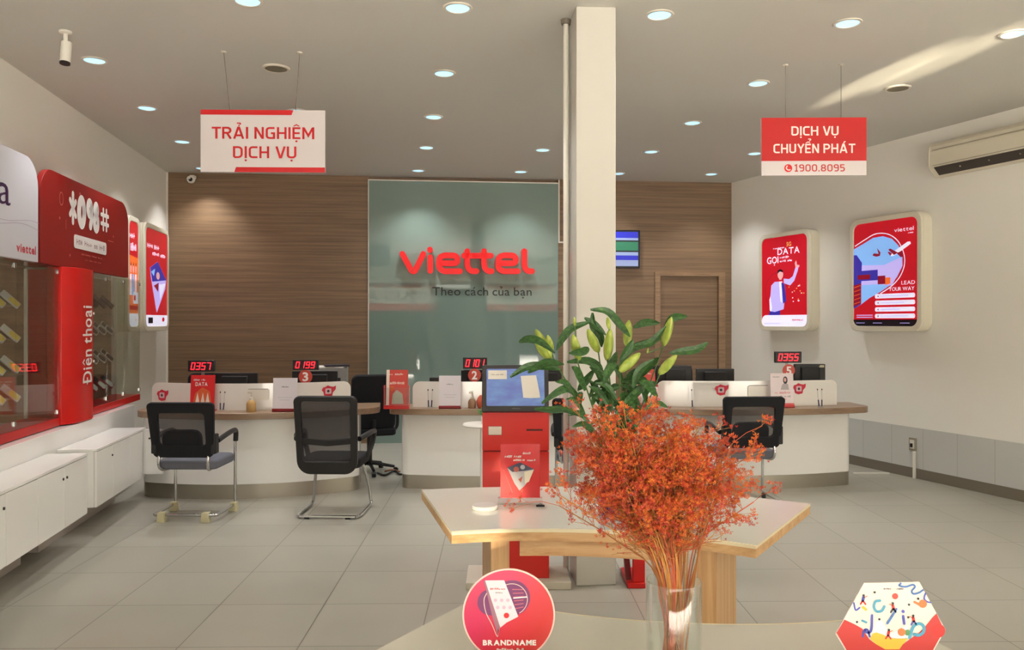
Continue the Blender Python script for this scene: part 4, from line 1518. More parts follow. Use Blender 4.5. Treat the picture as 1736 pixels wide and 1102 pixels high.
def art_woman(mb, w, h, y, T):
    PK = M('print_pink', (214, 120, 130), .5); SK = M('print_skin', (206, 160, 150), .5); HG = M('print_shirt', (176, 164, 168), .5)
    mb.face([(-w * .06, h * .52), (w * .30, h * .52), (w * .27, h * .68), (w * .12, h * .73), (-.0, h * .66)], y, HG, T)
    mb.face(circ(w * .15, h * .80, w * .1, 14, h * .11), y - .0005, DARKPR, T)
    mb.face(circ(w * .14, h * .81, w * .055, 14, h * .06), y - .001, SK, T)
    mb.scrib('VIETTEL', -w * .4, -w * .1, h * .88, h * .91, y, GREYP, T)
    mb.scrib('MY VIETTEL', -w * .32, w * .36, h * .40, h * .47, y, PK, T, bold=.02)
    mb.scrib('SIM SO DEP', -w * .12, w * .36, h * .30, h * .35, y, GREYP, T)
    mb.scrib('TAI NHA', -w * .3, w * .2, h * .22, h * .27, y, PK, T)
    mb.face([(-w / 2, 0), (w / 2, 0), (w / 2, h * .13), (-w / 2, h * .13)], y, M('print_coral', (216, 92, 92), .5), T)


display_card(462, 503, 641, 698, CARDW, DKRED, 'white information card on a dark red base, left counter', art_info, 'white information cards')
display_card(744, 781, 637, 693, CARDW, DKRED, 'white information card on a dark red base, middle counter', art_info, 'white information cards')
display_card(322, 363, 636, 697, PRINT_RED, RED, 'red promotional poster card standing behind the grey seat chair', art_redposter)
display_card(1307, 1346, 633, 691, M('card_pinkish', (228, 212, 212), .4), RED, 'white and pink poster card with a woman on the right counter', art_woman)


def brochure_holder(px0, px1, py0, py1, label):
    loc, Y = on_counter((px0 + px1) / 2, py1)
    w = (px1 - px0) / F * Y; h = (py1 - py0) / F * Y
    t = thing('brochure_holder', label, 'brochure holder', loc, 0, 'red brochure holders on the counters')
    T = Matrix.Rotation(radians(-8), 4, 'X')
    MB().box(-w / 2, w / 2, -.03, .05, 0, .035, RED).box(-w / 2, -w / 2 + .006, -.03, .04, .035, h * .6, RED).box(w / 2 - .006, w / 2, -.03, .04, .035, h * .6, RED).build('tray', t, bevel=.001)
    MB().box(-w / 2, w / 2, -.034, -.030, .02, h * .55, ACRYL).build('front_pane', t, smooth=0)
    b = MB().box(-w * .42, w * .42, -.012, .012, .03, h, M('brochure_red', (206, 70, 60), .5), T).build('brochure_stack', t)
    mb = MB()
    OR = M('print_orange', (214, 96, 50), .5); CR = M('print_cream', (232, 214, 200), .5)
    mb.scrib('SO HUYET', -w * .3, w * .26, h * .86, h * .91, -.0126, CR, T)
    mb.scrib('VIETTEL', -w * .38, w * .3, h * .62, h * .70, -.0126, CR, T, bold=.03)
    mb.face(circ(-w * .2, h * .52, w * .1, 14), -.0126, OR, T)
    mb.face([(-w * .2, h * .12), (w * .28, h * .12), (w * .22, h * .38), (0, h * .48), (-w * .16, h * .38)], -.0126, M('print_greygreen', (170, 164, 146), .5), T)
    mb.face([(-w * .42, h * .03), (-w * .3, h * .03), (-w * .3, h), (-w * .42, h)], -.0124, CR, T)
    mb.build('print', b, smooth=0)


brochure_holder(651, 694, 627, 693, 'red brochure holder with leaflets at the left end of the middle counter')
brochure_holder(1073, 1115, 626, 691, 'red brochure holder with leaflets behind the lilies, left end of the right counter')

# queue number displays
LED = M('led_red', (255, 36, 52), .4, emit=2.0)
SEG = {'0': 'abcdef', '1': 'bc', '3': 'abcdg', '5': 'acdfg', '7': 'abc', '9': 'abcdfg'}


def queue_display(px0, px1, py0, py1, txt, Y, label, right_gap=None):
    zb = EYE + (545 - py1) / F * Y
    x0, x1 = PX(px0, Y), PX(px1, Y)
    w = x1 - x0; h = (py1 - py0) / F * Y
    t = thing('number_display', label, 'number display', ((x0 + x1) / 2, Y, CZ), 0, 'red digit queue displays')
    z = zb - CZ
    MB().box(-w / 2, w / 2, -.02, .02, z, z + h, BLACK).build('housing', t, bevel=.003)
    MB().box(-.012, .012, .022, .036, .006, z + h * .5, M('pole_grey', (150, 146, 140), .4, metal=.5)).box(-.05, .05, -.01, .07, 0, .008, MATS['pole_grey']).build('pole', t)
    mb = MB()
    n_ = len(txt)
    dw = w * .8 / n_
    for i, ch in enumerate(txt):
        cx = -w * .4 + dw * (i + .5); cz = z + h / 2
        a, b_ = dw * .30, h * .29
        sl_ = .18
        pt = lambda u, v: (cx + u * a + sl_ * v * b_, cz + v * b_)
        sg = {'a': ((-1, 1), (1, 1)), 'g': ((-1, 0), (1, 0)), 'd': ((-1, -1), (1, -1)), 'f': ((-1, 1), (-1, 0)), 'b': ((1, 1), (1, 0)), 'e': ((-1, 0), (-1, -1)), 'c': ((1, 0), (1, -1))}
        for s_ in SEG[ch]:
            p, q = sg[s_]
            mb.stroke([pt(*p), pt(*q)], h * .075, -.0212, 0, LED, flat=True)
    mb.build('digits', t, smooth=0)


queue_display(320, 364, 611, 630, '0357', 7.70, 'red digit display ending in seven, leftmost of the displays')
queue_display(497, 540, 610, 627, '0199', 7.80, 'red digit display ending in two nines, above the number three sign')
queue_display(785, 826, 606, 625, '0101', 8.00, 'red digit display partly behind the kiosk screen')
queue_display(1313, 1358, 596, 615, '0355', 8.05, 'red digit display alone before the pale right wall')

# round station numbers
DISC = M('number_disc', (196, 70, 56), .4)


def number_disc(px, py, rpx, Y, ch, label):
    z = EYE + (545 - py) / F * Y; r = rpx / F * Y
    t = thing('number_disc', label, 'number sign', (PX(px, Y), Y, z), 0, 'round station numbers')
    MB().prism(circ(0, 0, r, 32), -.006, .0, DISC).build('disc', t)
    MB().text(ch, -r * .42, r * .42, -r * .62, r * .62, -.0066, PRINT_WHITE, bold=.03).build('number', t, smooth=0)
    MB().tube([(0, .004, -r), (0, .004, CZ - z)], .004, ACRYL, 8).build('stem', t)


number_disc(518, 638.5, 11.5, 7.62, '3', 'round red number three sign above the left counter')
number_disc(804.5, 636, 11, 7.86, '2', 'round red number two sign left of the kiosk')
number_disc(1337, 628, 10.5, 7.96, '5', 'round red number five sign above the right counter')


# monitors behind the dividers
def monitor(px0, px1, py0, Y, label, tilt=0.0, h=.30, rz=0.0, sticker_=False):
    x0, x1 = PX(px0, Y), PX(px1, Y)
    zt = EYE + (545 - py0) / F * Y
    w = x1 - x0
    t = thing('computer_monitor', label, 'monitor', ((x0 + x1) / 2, Y, CZ), rz, 'black computer monitors behind the dividers')
    z1 = zt - CZ
    z0 = max(.05, z1 - h)
    MB().prism(rrect(-w / 2, w / 2, z0, z1, .008, 3), -.02, .02, BLACK).build('screen_shell', t, bevel=.004)
    MB().box(-w * .3, w * .3, -.05, -.02, z0 + (z1 - z0) * .15, z1 - .03, M('black_back', (19, 18, 19), .6)).build('back_bulge', t, bevel=.01)
    MB().box(-.03, .03, -.02, .01, .01, z0 + .03, BLACK).lathe([(.1, 0), (.1, .008), (.02, .014)], BLACK, seg=24).build('foot', t)
    if sticker_:
        MB().face([(w * .28, z1 - .035), (w * .46, z1 - .035), (w * .46, z1 - .01), (w * .33, z1 - .01)], -.0208, M('label_beige', (190, 178, 150), .6)).build('asset_label', t, smooth=0)
    return t


monitor(363, 437, 632, 7.95, 'black monitor back behind the left divider, left one')
monitor(496, 572, 629, 8.02, 'black monitor back under the 0199 display')
monitor(782, 850, 627, 8.05, 'black monitor back behind the number two sign')
monitor(1115, 1172, 620, 8.15, 'black monitor back just right of the lilies')
monitor(1346, 1398, 617, 8.18, 'black monitor back with a beige label behind the number five sign', sticker_=True)
monitor(918, 952, 626, 8.1, 'black monitor back between the kiosk screen and the column')
monitor(1180, 1244, 625, 8.45, 'low black monitor back before the wood door')
# phone handset peeping over the middle divider
Y = 7.95
t = thing('card_reader', 'small black box peeping over the middle divider', 'box', (PX(736, Y), Y, CZ))
MB().box(-.045, .045, -.02, .03, 0, EYE + (545 - 640) / F * Y - CZ, BLACK).build('body', t, bevel=.006)
MB().box(-.03, .03, -.023, -.02, .18, .23, M('reader_key', (60, 60, 62), .5)).build('keys', t)
# printer with papers behind the left counter
Y = 8.75
t = thing('printer', 'grey printer behind the left counter under loose papers', 'printer', (PX(545, Y), Y + .25, 0), radians(8))
MB().box(-.22, .24, -.1, .3, .0, .78, M('printer_stand', (150, 144, 138), .5)).build('stand', t)
MB().box(-.22, .22, -.1, .28, .78, 1.11, M('printer_shell', (142, 138, 134), .4)).box(-.16, .16, -.103, -.1, .9, 1.0, BLACK).build('shell', t, bevel=.012)
t = thing('paper_stack', 'loose white and dark papers lying on the printer', 'papers', (PX(549, Y), Y + .25, 1.111), radians(5))
MB().box(-.2, .17, -.08, .2, 0, .012, PRINT_WHITE).build('sheets', t)
MB().box(-.05, .22, -.1, .15, .012, .03, DARKPR, Matrix.Rotation(radians(12), 4, 'Z')).build('folder', t)


# ================================================================== CHAIRS
NET = mesh_fabric('chair_net', (50, 46, 48), .28)
NET2 = mesh_fabric('chair_net_open', (60, 58, 60), .45)
GREYSEAT = M('grey_seat_fabric', (106, 108, 118), .85)


def chair_a(label, loc, rz, shoes):
    t = thing('visitor_chair', label, 'chair', loc, rz, 'visitor chairs')
    T = Matrix.Translation((0, -.21, .53)) @ Matrix.Rotation(radians(9), 4, 'X')
    H = .455
    po = rrect(-.262, .262, 0, H, (.05, .05, .035, .035), 5)
    po = [(x * (.94 + .10 * z / H), z) for x, z in po]
    pi_ = rrect(-.19, .19, .10, H - .085, .03, 5)
    MB().ring(po, pi_, -.018, .018, BLACK_FAB, T).build('back_frame', t, bevel=.005)
    MB().prism(rrect(-.20, .20, .09, H - .075, .03, 5), -.002, .002, NET2, T).build('back_net', t, smooth=0)
    MB().prism(rrect(-.17, .15, .02, .225, (.03, .03, .07, .07), 6), -.01, .04, BLACK_FAB, T).build('lumbar_pad', t, bevel=.01)
    MB().prism(rrect(-.245, .245, -.18, .27, .06, 5), 0, .075, GREYSEAT, Matrix.Translation((0, 0, .425)) @ Matrix.Rotation(radians(-90), 4, 'X') @ Matrix.Scale(-1, 4, (0, 0, 1)) if False else Matrix.Translation((0, .0, .42)) @ Matrix(((1, 0, 0, 0), (0, 0, 1, 0), (0, 1, 0, 0), (0, 0, 0, 1)))).build('seat', t, bevel=.018, seg=3)
    for s in (-1, 1):
        # front leg, floor runner
        pts = spline3([(s * .26, .22, .60), (s * .26, .22, .40), (s * .26, .22, .2), (s * .26, .22, .075), (s * .26, .185, .058), (s * .26, .0, .055), (s * .26, -.17, .055)], 4)
        MB().tube(pts, .0125, CHROME, 12).build('leg', t)
        a = MB().tube(spline3([(s * .262, -.17, .66), (s * .275, -.05, .685), (s * .275, .12, .70), (s * .268, .21, .685), (s * .262, .225, .60)], 5), .021, BLACK, 10)
        a.build('armrest', t)
        MB().tube(spline3([(s * .2, -.215, .56), (s * .2, -.225, .47), (s * .19, -.18, .425), (s * .17, -.05, .415)], 4), .013, CHROME, 10).build('back_bracket', t)
        MB().box(s * .262 - .02 * s - .015, s * .262 - .02 * s + .03, -.245, -.17, .56, .72, BLACK, Matrix.Identity(4)).build('side_lug', t, bevel=.01)
    MB().tube([(-.26, -.17, .055), (-.245, -.19, .055), (.245, -.19, .055), (.26, -.17, .055)], .0125, CHROME, 12).build('rear_bar', t)
    if shoes:
        CRM = M('cream_plastic', (206, 198, 160), .5)
        for x, y_ in ((-.19, -.19), (.17, -.19), (-.26, .19), (.26, .19)):
            MB().prism([(-.035, 0), (.035, 0), (.026, .078), (-.026, .078)], -.03, .03, CRM, Matrix.Translation((x, y_, 0))).build('foot_block', t, bevel=.003)
    else:
        for x, y_ in ((-.19, -.19), (.17, -.19), (-.26, .19), (.26, .19)):
            MB().box(x - .015, x + .015, y_ - .015, y_ + .015, 0, .045, BLACK).build('foot_pad', t)
    return t


chair_a('visitor chair with grey seat and cream foot blocks at the left counter', (-2.655, 6.68, 0), radians(-1), True)
chair_a('black visitor chair with grey seat before the right counter, behind the orange flowers', (2.075, 7.17, 0), radians(3), False)
chair_a('visitor chair mostly hidden behind the column and the red kiosk', (PX(992, 6.95), 7.0, 0), radians(-6), False)

t = thing('visitor_chair', 'high backed all black mesh visitor chair on a slanted chrome frame', 'chair', (-1.515, 6.82, 0), radians(-2), 'visitor chairs')
T = Matrix.Translation((0, -.22, .37)) @ Matrix.Rotation(radians(7), 4, 'X')
H = .655
po = [(x * (.95 + .05 * z / H), z) for x, z in rrect(-.262, .262, 0, H, (.11, .11, .05, .05), 6)]
pi_ = [(x * (.95 + .06 * z / H), z) for x, z in rrect(-.205, .205, .11, H - .042, (.03, .03, .03, .03), 6)]
MB().ring(po, pi_, -.022, .022, BLACK, T).build('back_frame', t, bevel=.008)
MB().prism(rrect(-.215, .215, .26, H - .03, .02, 4), -.003, .003, NET, T).build('back_net', t, smooth=0)
MB().prism(rrect(-.215, .215, .09, .262, .02, 4), -.003, .003, NET2, T).build('lower_net', t, smooth=0)
MB().prism([(-.21, .255), (0, .235), (.21, .255), (.21, .30), (0, .285), (-.21, .30)], -.01, .012, BLACK, T).build('cross_rail', t, bevel=.003)
MB().prism(rrect(-.255, .255, -.2, .27, .08, 6), 0, .08, BLACK_FAB, Matrix.Translation((0, .0, .405)) @ Matrix(((1, 0, 0, 0), (0, 0, 1, 0), (0, 1, 0, 0), (0, 0, 0, 1)))).build('seat', t, bevel=.02, seg=3)
for s in (-1, 1):
    MB().tube(spline3([(s * .20, .16, .40), (s * .235, .23, .22), (s * .255, .255, .06), (s * .262, .24, .03), (s * .262, .18, .018), (s * .262, -.15, .018), (s * .23, -.235, .018)], 4), .014, CHROME, 12).build('leg', t)
    MB().tube(spline3([(s * .262, -.22, .66), (s * .30, -.08, .68), (s * .31, .1, .68), (s * .305, .17, .66), (s * .29, .14, .56), (s * .25, .1, .45)], 5), .022, BLACK, 10).build('armrest', t)
MB().tube([(-.232, -.235, .018), (.232, -.235, .018)], .014, CHROME, 12).build('rear_bar', t)
for s in (-.17, .17):
    MB().box(s - .02, s + .02, -.25, -.22, 0, .012, BLACK).build('foot_pad', t)


def office_chair(label, loc, rz, top=1.08):
    t = thing('office_chair', label, 'chair', loc, rz, 'black office chairs behind the counters')
    T = Matrix.Translation((0, .2, .5)) @ Matrix.Rotation(radians(-8), 4, 'X')
    H = top - .5
    MB().prism(rrect(-.235, .235, 0.0, H, (.05, .05, .07, .07), 6), -.03, .03, BLACK_FAB, T).build('backrest', t, bevel=.015)
    MB().prism(rrect(-.25, .25, -.25, .24, .07, 6), 0, .08, BLACK_FAB, Matrix.Translation((0, 0, .42)) @ Matrix(((1, 0, 0, 0), (0, 0, 1, 0), (0, 1, 0, 0), (0, 0, 0, 1)))).build('seat', t, bevel=.02)
    MB().tube([(0, 0, .08), (0, 0, .42)], .028, BLACK, 14).build('gas_column', t)
    MB().tube(spline3([(0, .1, .43), (0, .24, .45), (0, .27, .6)], 4), .022, BLACK, 10).build('back_stem', t)
    for s in (-1, 1):
        MB().tube(spline3([(s * .24, .05, .44), (s * .29, .05, .5), (s * .29, .04, .64), (s * .28, -.12, .66)], 4), .018, BLACK, 8).build('armrest', t)
    for k in range(5):
        a = 2 * pi * k / 5 + .3
        lg = MB().tube([(0, 0, .11), (.27 * cos(a), .27 * sin(a), .065)], .022, BLACK, 10, r1=.015).build('leg', t)
        MB().tube([(.28 * cos(a) - .02 * sin(a), .28 * sin(a) + .02 * cos(a), .028), (.28 * cos(a) + .02 * sin(a), .28 * sin(a) - .02 * cos(a), .028)], .028, BLACK, 14).build('caster', lg)
    return t


office_chair('black office chair standing in the gap between the left and middle counters', (PX(626, 8.6), 8.62, 0), radians(200), 1.08)
office_chair('black office chair behind the left divider, only its top showing', (PX(345, 8.6), 8.65, 0), radians(10), 1.06)
office_chair('black office chair behind the right counter, before the wood door', (PX(1150, 8.9), 9.1, 0), radians(-5), 1.12)

# cables on the floor behind the counters
Y = 8.5
o = MB().tube(spline3([(PX(640, Y), Y, .015), (PX(655, Y), Y - .1, .012), (PX(668, Y), Y + .05, .03), (PX(680, Y), Y - .05, .012), (PX(700, Y), Y + .1, .02)], 6), .012, BLACK, 8) \
    .tube(spline3([(PX(650, Y), Y + .1, .015), (PX(664, Y), Y + .05, .04), (PX(676, Y), Y + .1, .012)], 6), .009, M('cable_orange', (150, 90, 50), .5), 8).build('floor_cables')
tag(o, 'tangled dark cables on the floor between the counters', 'cables')

# ================================================================== KIOSK
kx0, kx1 = PX(818, 4.92), PX(931, 4.92)
kc = (kx0 + kx1) / 2; kw = kx1 - kx0
t = thing('ticket_kiosk', 'red queue ticket kiosk with a tilted black touch screen and stuck papers', 'kiosk', (kc, 4.92, 0), radians(1))
KR = M('kiosk_red', (214, 40, 32), .38)
MB().box(-.305, .335, -.075, .28, 0, .045, M('kiosk_plinth', (206, 200, 184), .5)).build('base_plate', t, bevel=.003)
MB().box(-kw / 2, kw / 2, 0, .26, .045, .826, KR).build('lower_door', t, bevel=.004)
MB().box(-kw / 2, kw / 2, .0, .26, .833, 1.072, KR).box(-kw / 2 + .01, kw / 2 - .01, .01, .25, .82, .84, DKRED).build('upper_body', t, bevel=.004)
MB().box(-kw / 2 + .035, -kw / 2 + .118, -.006, .0, .93, .985, STEEL).build('push_button', t, bevel=.003)
MB().box(kw / 2 - .14, kw / 2 - .04, -.004, .0, .955, .967, M('slot_dark', (90, 24, 24), .5)).build('ticket_slot', t, bevel=.002)
Ts = Matrix.Translation((0, -.03, 1.075)) @ Matrix.Rotation(radians(-14), 4, 'X')
SB = M('bezel_dark', (42, 40, 44), .35)
s_ = MB().prism(rrect(-kw / 2 - .003, kw / 2 - .004, 0, .29, .012, 4), -.02, .06, SB, Ts).build('screen', t, bevel=.003)
KS = M('kiosk_screen_blue', (76, 100, 164), .15, emit=.45)
n, l, b = nodes_of(KS)
no = n.new('ShaderNodeTexNoise'); no.inputs['Scale'].default_value = 3.5
r = ramp(n, [(0.3, (84, 96, 156)), (0.55, (88, 112, 164)), (0.75, (98, 126, 170))])
l.new(no.outputs['Fac'], r.inputs[0]); l.new(r.outputs[0], b.inputs['Base Color']); l.new(r.outputs[0], b.inputs['Emission Color'])
MB().face(rrect(-kw / 2 + .025, kw / 2 - .03, .035, .265, .008, 3), -.0206, KS, Ts).build('display', s_, smooth=0)
MB().scrib('xxxxxxx', -.025, .025, .016, .022, -.0206, GREYP, Ts).build('bezel_mark', s_, smooth=0)
MB().box(-.05, .05, .05, .12, 1.06, 1.2, BLACK).build('screen_bracket', t)
PAP = M('stuck_paper', (222, 216, 206), .7)
o = MB().face([(-kw / 2 + .035, .20), (-kw / 2 + .035, .255), (-kw / 2 + .15, .255), (-kw / 2 + .15, .20)], -.0225, PAP, Ts) \
    .scrib('QUAY GIAO DICH', -kw / 2 + .055, -kw / 2 + .13, .226, .232, -.023, GREYP, Ts).build('paper_note', t, smooth=0)
o = MB().face([(.045, .085), (.03, .22), (.125, .225), (.145, .115), (.148, .085), (.09, .082)], -.0225, PAP, Ts) \
    .build('paper_note', t, smooth=0)
o['label'] = 'larger crumpled white paper'

# small round white table with a plant left of the kiosk
Y = 6.6
t = thing('round_side_table', 'small round white side table partly hidden by the kiosk', 'table', (PX(818, Y), Y, 0))
zt = EYE - (718 - 545) / F * Y
MB().lathe([(.001, zt - .02), (.16, zt - .02), (.168, zt - .01), (.16, zt), (.001, zt)], WHITE_PLAIN, seg=40, cap=False).build('table_top', t)
MB().lathe([(.02, .02), (.02, zt - .02)], WHITE_PLAIN, seg=16).build('pole', t)
MB().lathe([(.13, 0), (.13, .012), (.02, .02)], WHITE_PLAIN, seg=32).build('foot', t)
t = thing('potted_plant', 'tiny green plant on the round white side table by the kiosk', 'plant', (PX(823, Y), Y, zt + .001))
MB().lathe([(.03, 0), (.04, .06), (.036, .06)], WHITE_PLAIN, seg=20).build('pot', t)
LEAF2 = M('small_leaf', (72, 136, 52), .5)
mb = MB()
for k in range(16):
    a = k * 2.4; r_ = .03 + .05 * random.random(); z = .07 + .07 * random.random()
    cx, cy = r_ * cos(a), r_ * sin(a)
    T = Matrix.Translation((cx, cy, z)) @ Matrix.Rotation(a, 4, 'Z') @ Matrix.Rotation(-.5, 4, 'Y')
    mb.add([(-.03, 0, 0), (0, .016, .006), (.035, 0, 0), (0, -.016, .006)], [(0, 1, 2, 3)], LEAF2, T)
    mb.tube([(0, 0, .05), (cx, cy, z)], .0015, LEAF2, 5)
mb.build('foliage', t)

# red stand right of the column
t = thing('red_stand', 'red metal stand on the floor just right of the column', 'stand', (PX(1064, 4.87), 4.87, 0))
MB().box(0, .11, 0, .32, 0, .032, RED).build('foot_plate', t, bevel=.003)
MB().prism([(.035, .03), (.11, .03), (.11, .62), (.04, .62)], .02, .05, RED).build('front_post', t, bevel=.003)
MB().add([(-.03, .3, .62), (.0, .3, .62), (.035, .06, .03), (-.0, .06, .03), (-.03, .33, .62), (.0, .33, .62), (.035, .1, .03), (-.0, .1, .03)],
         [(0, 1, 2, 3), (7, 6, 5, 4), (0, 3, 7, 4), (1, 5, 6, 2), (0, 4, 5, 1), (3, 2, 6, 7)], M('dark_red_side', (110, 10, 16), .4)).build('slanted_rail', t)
MB().box(-.03, .11, .02, .33, .62, .65, RED).build('top_plate', t, bevel=.003)

# ================================================================== TABLES
TOPW = M('table_glass_white', (216, 214, 204), .2, coat=.1)
TEDGE = M('table_edge_cream', (226, 214, 182), .3)


def fan_table(label, center, ax, loc_back):
    """annular sector table; center = arc centre, ax = direction of its axis (radians from +x)"""
    t = thing('fan_shaped_table', label, 'table', (center[0], center[1], 0), ax - pi / 2, 'fan shaped display tables')
    r0, r1, ha = 1.475, 2.34, radians(24.2)
    n = 40

    def sector(a0, a1, q0, q1):
        o_ = [(q0 * sin(-a0 + (a1 + a0) * i / n), q0 * cos(-a0 + (a1 + a0) * i / n)) for i in range(n + 1)]
        o_ += [(q1 * sin(a1 - (a1 + a0) * i / n), q1 * cos(a1 - (a1 + a0) * i / n)) for i in range(n + 1)]
        return o_
    MB().slab(sector(ha, ha, r0, r1), .748, .76, TEDGE).build('top_edge', t, smooth=30)
    MB().slab(sector(ha, ha, r0 + .012, r1 - .008), .76, .7615, TOPW).build('glass_top', t, smooth=30)
    MB().slab(sector(ha, ha, r0 + .002, r1 - .002), .712, .748, WOOD_LIGHT).build('wood_slab', t, smooth=30)
    MB().slab(sector(radians(13), radians(13), r0 + .05, r0 + .08), .635, .712, WOOD_LIGHT).build('apron', t, smooth=30)
    for s in (-1, 1):
        a = s * radians(16)
        T = Matrix.Rotation(-a, 4, 'Z')
        MB().box(-.04, .04, 1.56, 2.02, 0, .712, WOOD_LEG, T).build('leg', t, bevel=.002)
    return t


fan_table('fan shaped table behind the orange flowers, its hollow edge towards the camera', (.126, 1.864), radians(90 - 9.5), 0)
# near table: same shape turned round, hollow edge towards the back of the room
ax2 = radians(-90 - 7.4)
mid = Vector(((-.11 + 1.09) / 2, (2.515 + 2.36) / 2, 0))
c2 = mid - Vector((cos(ax2), sin(ax2), 0)) * (1.475 * cos(radians(24.2)))
fan_table('nearest fan shaped table, carrying the glass vase and the two round and hexagonal signs', (c2.x, c2.y), ax2, 0)
TZ = .7615

# red card in clear block on the middle table
Y = 3.80
t = thing('poster_stand', 'red poster card with a folded picture in a clear block on the middle table', 'display stand', (PX(882, Y), Y, TZ))
w = 67 / F * Y; h = 90 / F * Y
T = Matrix.Translation((-.0, 0, .03)) @ Matrix.Rotation(radians(-3), 4, 'X')
MB().box(-w / 2, w / 2, -.002, .002, 0, h, M('poster_red', (208, 36, 40), .25)).build('card', t, smooth=0).matrix_local = T
mb = MB()
y = -.0026
mb.scrib('DÙNG NGAY', -w * .40, w * .02, h * .745, h * .79, y, PRINT_WHITE, T, bold=.04, slant=.3)
mb.scrib('SIEU', w * .06, w * .26, h * .81, h * .85, y, PRINT_WHITE, T, bold=.04, slant=.3)
mb.scrib('THOẠI DATA', -w * .18, w * .40, h * .68, h * .72, y, PRINT_WHITE, T, bold=.04, slant=.3)
PG = M('print_silver', (186, 180, 184), .4); PD = M('print_navy', (64, 62, 86), .4); PC = M('print_pale_yellow', (232, 220, 196), .4)
mb.face([(-w * .33, h * .56), (0, h * .66), (w * .35, h * .53), (w * .28, h * .40), (w * .12, h * .23), (-w * .02, h * .13), (-w * .15, h * .27)], y, PG, T)
mb.face([(-w * .33, h * .56), (0, h * .66), (w * .35, h * .53), (w * .1, h * .50), (-w * .2, h * .48)], y - .0005, PD, T)
mb.face([(w * .10, h * .48), (w * .34, h * .52), (w * .22, h * .3), (w * .12, h * .26)], y - .001, PC, T)
mb.face(circ(-w * .1, h * .53, w * .07, 12), y - .001, M('print_brick', (176, 84, 70), .5), T)
mb.face(circ(w * .06, h * .57, w * .06, 12), y - .001, PG, T)
mb.face([(-w * .05, h * .34), (w * .06, h * .40), (w * .02, h * .28)], y - .001, MATS['print_brick'], T)
mb.stroke([(-w * .42, h * .52), (-w * .30, h * .28), (-w * .20, h * .1)], .002, y, 0, MATS['faint_red_print'], T, flat=True)
mb.build('print', t, smooth=0)
MB().box(-w / 2 - .012, w / 2 + .012, -.02, .02, 0, .03, ACRYL).build('clear_block', t, bevel=.002)
t = thing('table_clip', 'small black clip lying at the foot of the red poster card', 'clip', (PX(916, 3.74), 3.745, TZ))
MB().box(-.02, .02, -.008, .008, 0, .008, BLACK).build('jaw', t, bevel=.002)
MB().tube([(-.012, .006, .006), (0, .01, .014), (.012, .006, .006)], .0015, CHROME, 6).build('wire', t)
t = thing('clear_disc', 'round clear acrylic disc lying on the middle table', 'disc', (PX(822, 3.70), 3.70, TZ))
MB().lathe([(.057, 0), (.06, .004), (.06, .014), (.057, .018)], M('frosted_acrylic', (222, 220, 216), .25), seg=40).build('disc', t)


# signs on the near table
def foot_block(t, w, z):
    MB().box(-w / 2, w / 2, -.03, .03, 0, z, ACRYL).build('clear_foot', t, bevel=.002)


Y = 2.03
R = 78.5 / F * Y
zc = EYE - (1042 - 545) / F * Y - TZ
t = thing('round_sign', 'round pink and red sign with a phone picture on the nearest table', 'sign', (PX(862.5, Y), Y, TZ))
foot_block(t, .12, .02)
MB().prism(circ(0, zc, R, 64), -.002, .002, M('sign_rim', (232, 196, 186), .3)).build('plate', t)
DR = M('disc_red', (216, 52, 56), .25)
n, l, b = nodes_of(DR)
tc = n.new('ShaderNodeTexCoord'); mp = n.new('ShaderNodeMapping'); mp.inputs['Scale'].default_value = (4.0, 1, 4.0); mp.inputs['Rotation'].default_value = (0, radians(-35), 0)
mp.inputs['Location'].default_value = (.5, 0, -.35)
sp = n.new('ShaderNodeSeparateXYZ')
r = ramp(n, [(0.0, (200, 34, 84)), (0.3, (206, 40, 58)), (0.55, (200, 46, 46)), (1.0, (206, 80, 72))])
l.new(tc.outputs['Object'], mp.inputs[0]); l.new(mp.outputs[0], sp.inputs[0]); l.new(sp.outputs[0], r.inputs[0]); l.new(r.outputs[0], b.inputs['Base Color'])
mb = MB().face(circ(0, zc, R * .965, 64), -.0026, DR)
q = R / 78.5
G = lambda a, b_: ((a - 862.5) * q, zc - (b_ - 1042) * q)      # measured on the sign face
PUR = M('print_purple', (112, 40, 96), .4); PUR2 = M('print_violet', (140, 40, 110), .4)
sc7 = 1319 / 170.
H_ = lambda a, b_: G(780 + a / sc7, 960 + b_ / sc7)
cc = H_(690, 410)
mb.face(circ(cc[0], cc[1], 232 / sc7 * q, 40), -.003, PUR)
cc = H_(400, 470)
mb.face(circ(cc[0], cc[1], 172 / sc7 * q, 40), -.0029, PUR)
cc = H_(680, 430)
mb.stroke([(cc[0] + 205 / sc7 * q * cos(a), cc[1] + 205 / sc7 * q * sin(a)) for a in [radians(-60 + 10 * k) for k in range(19)]], .0016, -.0033, 0, MATS['sign_rim'], flat=True)
for k in range(6):
    mb.stroke([H_(690 + 8 * k, 300 + 50 * k), H_(830, 300 + 46 * k)], .0022, -.0033, 0, M('print_rose', (196, 90, 110), .4), flat=True)
mb.stroke([H_(705, 412), H_(875, 398)], .003, -.0035, 0, PRINT_WHITE, flat=True)
mb.stroke([H_(350, 350), H_(315, 440), H_(340, 600), H_(420, 760), H_(490, 920), H_(500, 820)], .0018, -.0034, 0, MATS['sign_rim'], flat=True)
mb.face([H_(315, 190), H_(335, 180), H_(530, 790), H_(495, 900), H_(420, 640)], -.0034, M('print_mauve', (150, 100, 116), .4))
mb.face([H_(330, 180), H_(580, 178), H_(765, 655), H_(700, 690), H_(610, 735), H_(530, 800)], -.0036, M('print_phone', (222, 208, 216), .4))
mb.scrib('VIETTEL', *[H_(395, 0)[0], H_(595, 0)[0]], H_(0, 305)[1], H_(0, 278)[1], -.0040, PRINT_RED, bold=.01)
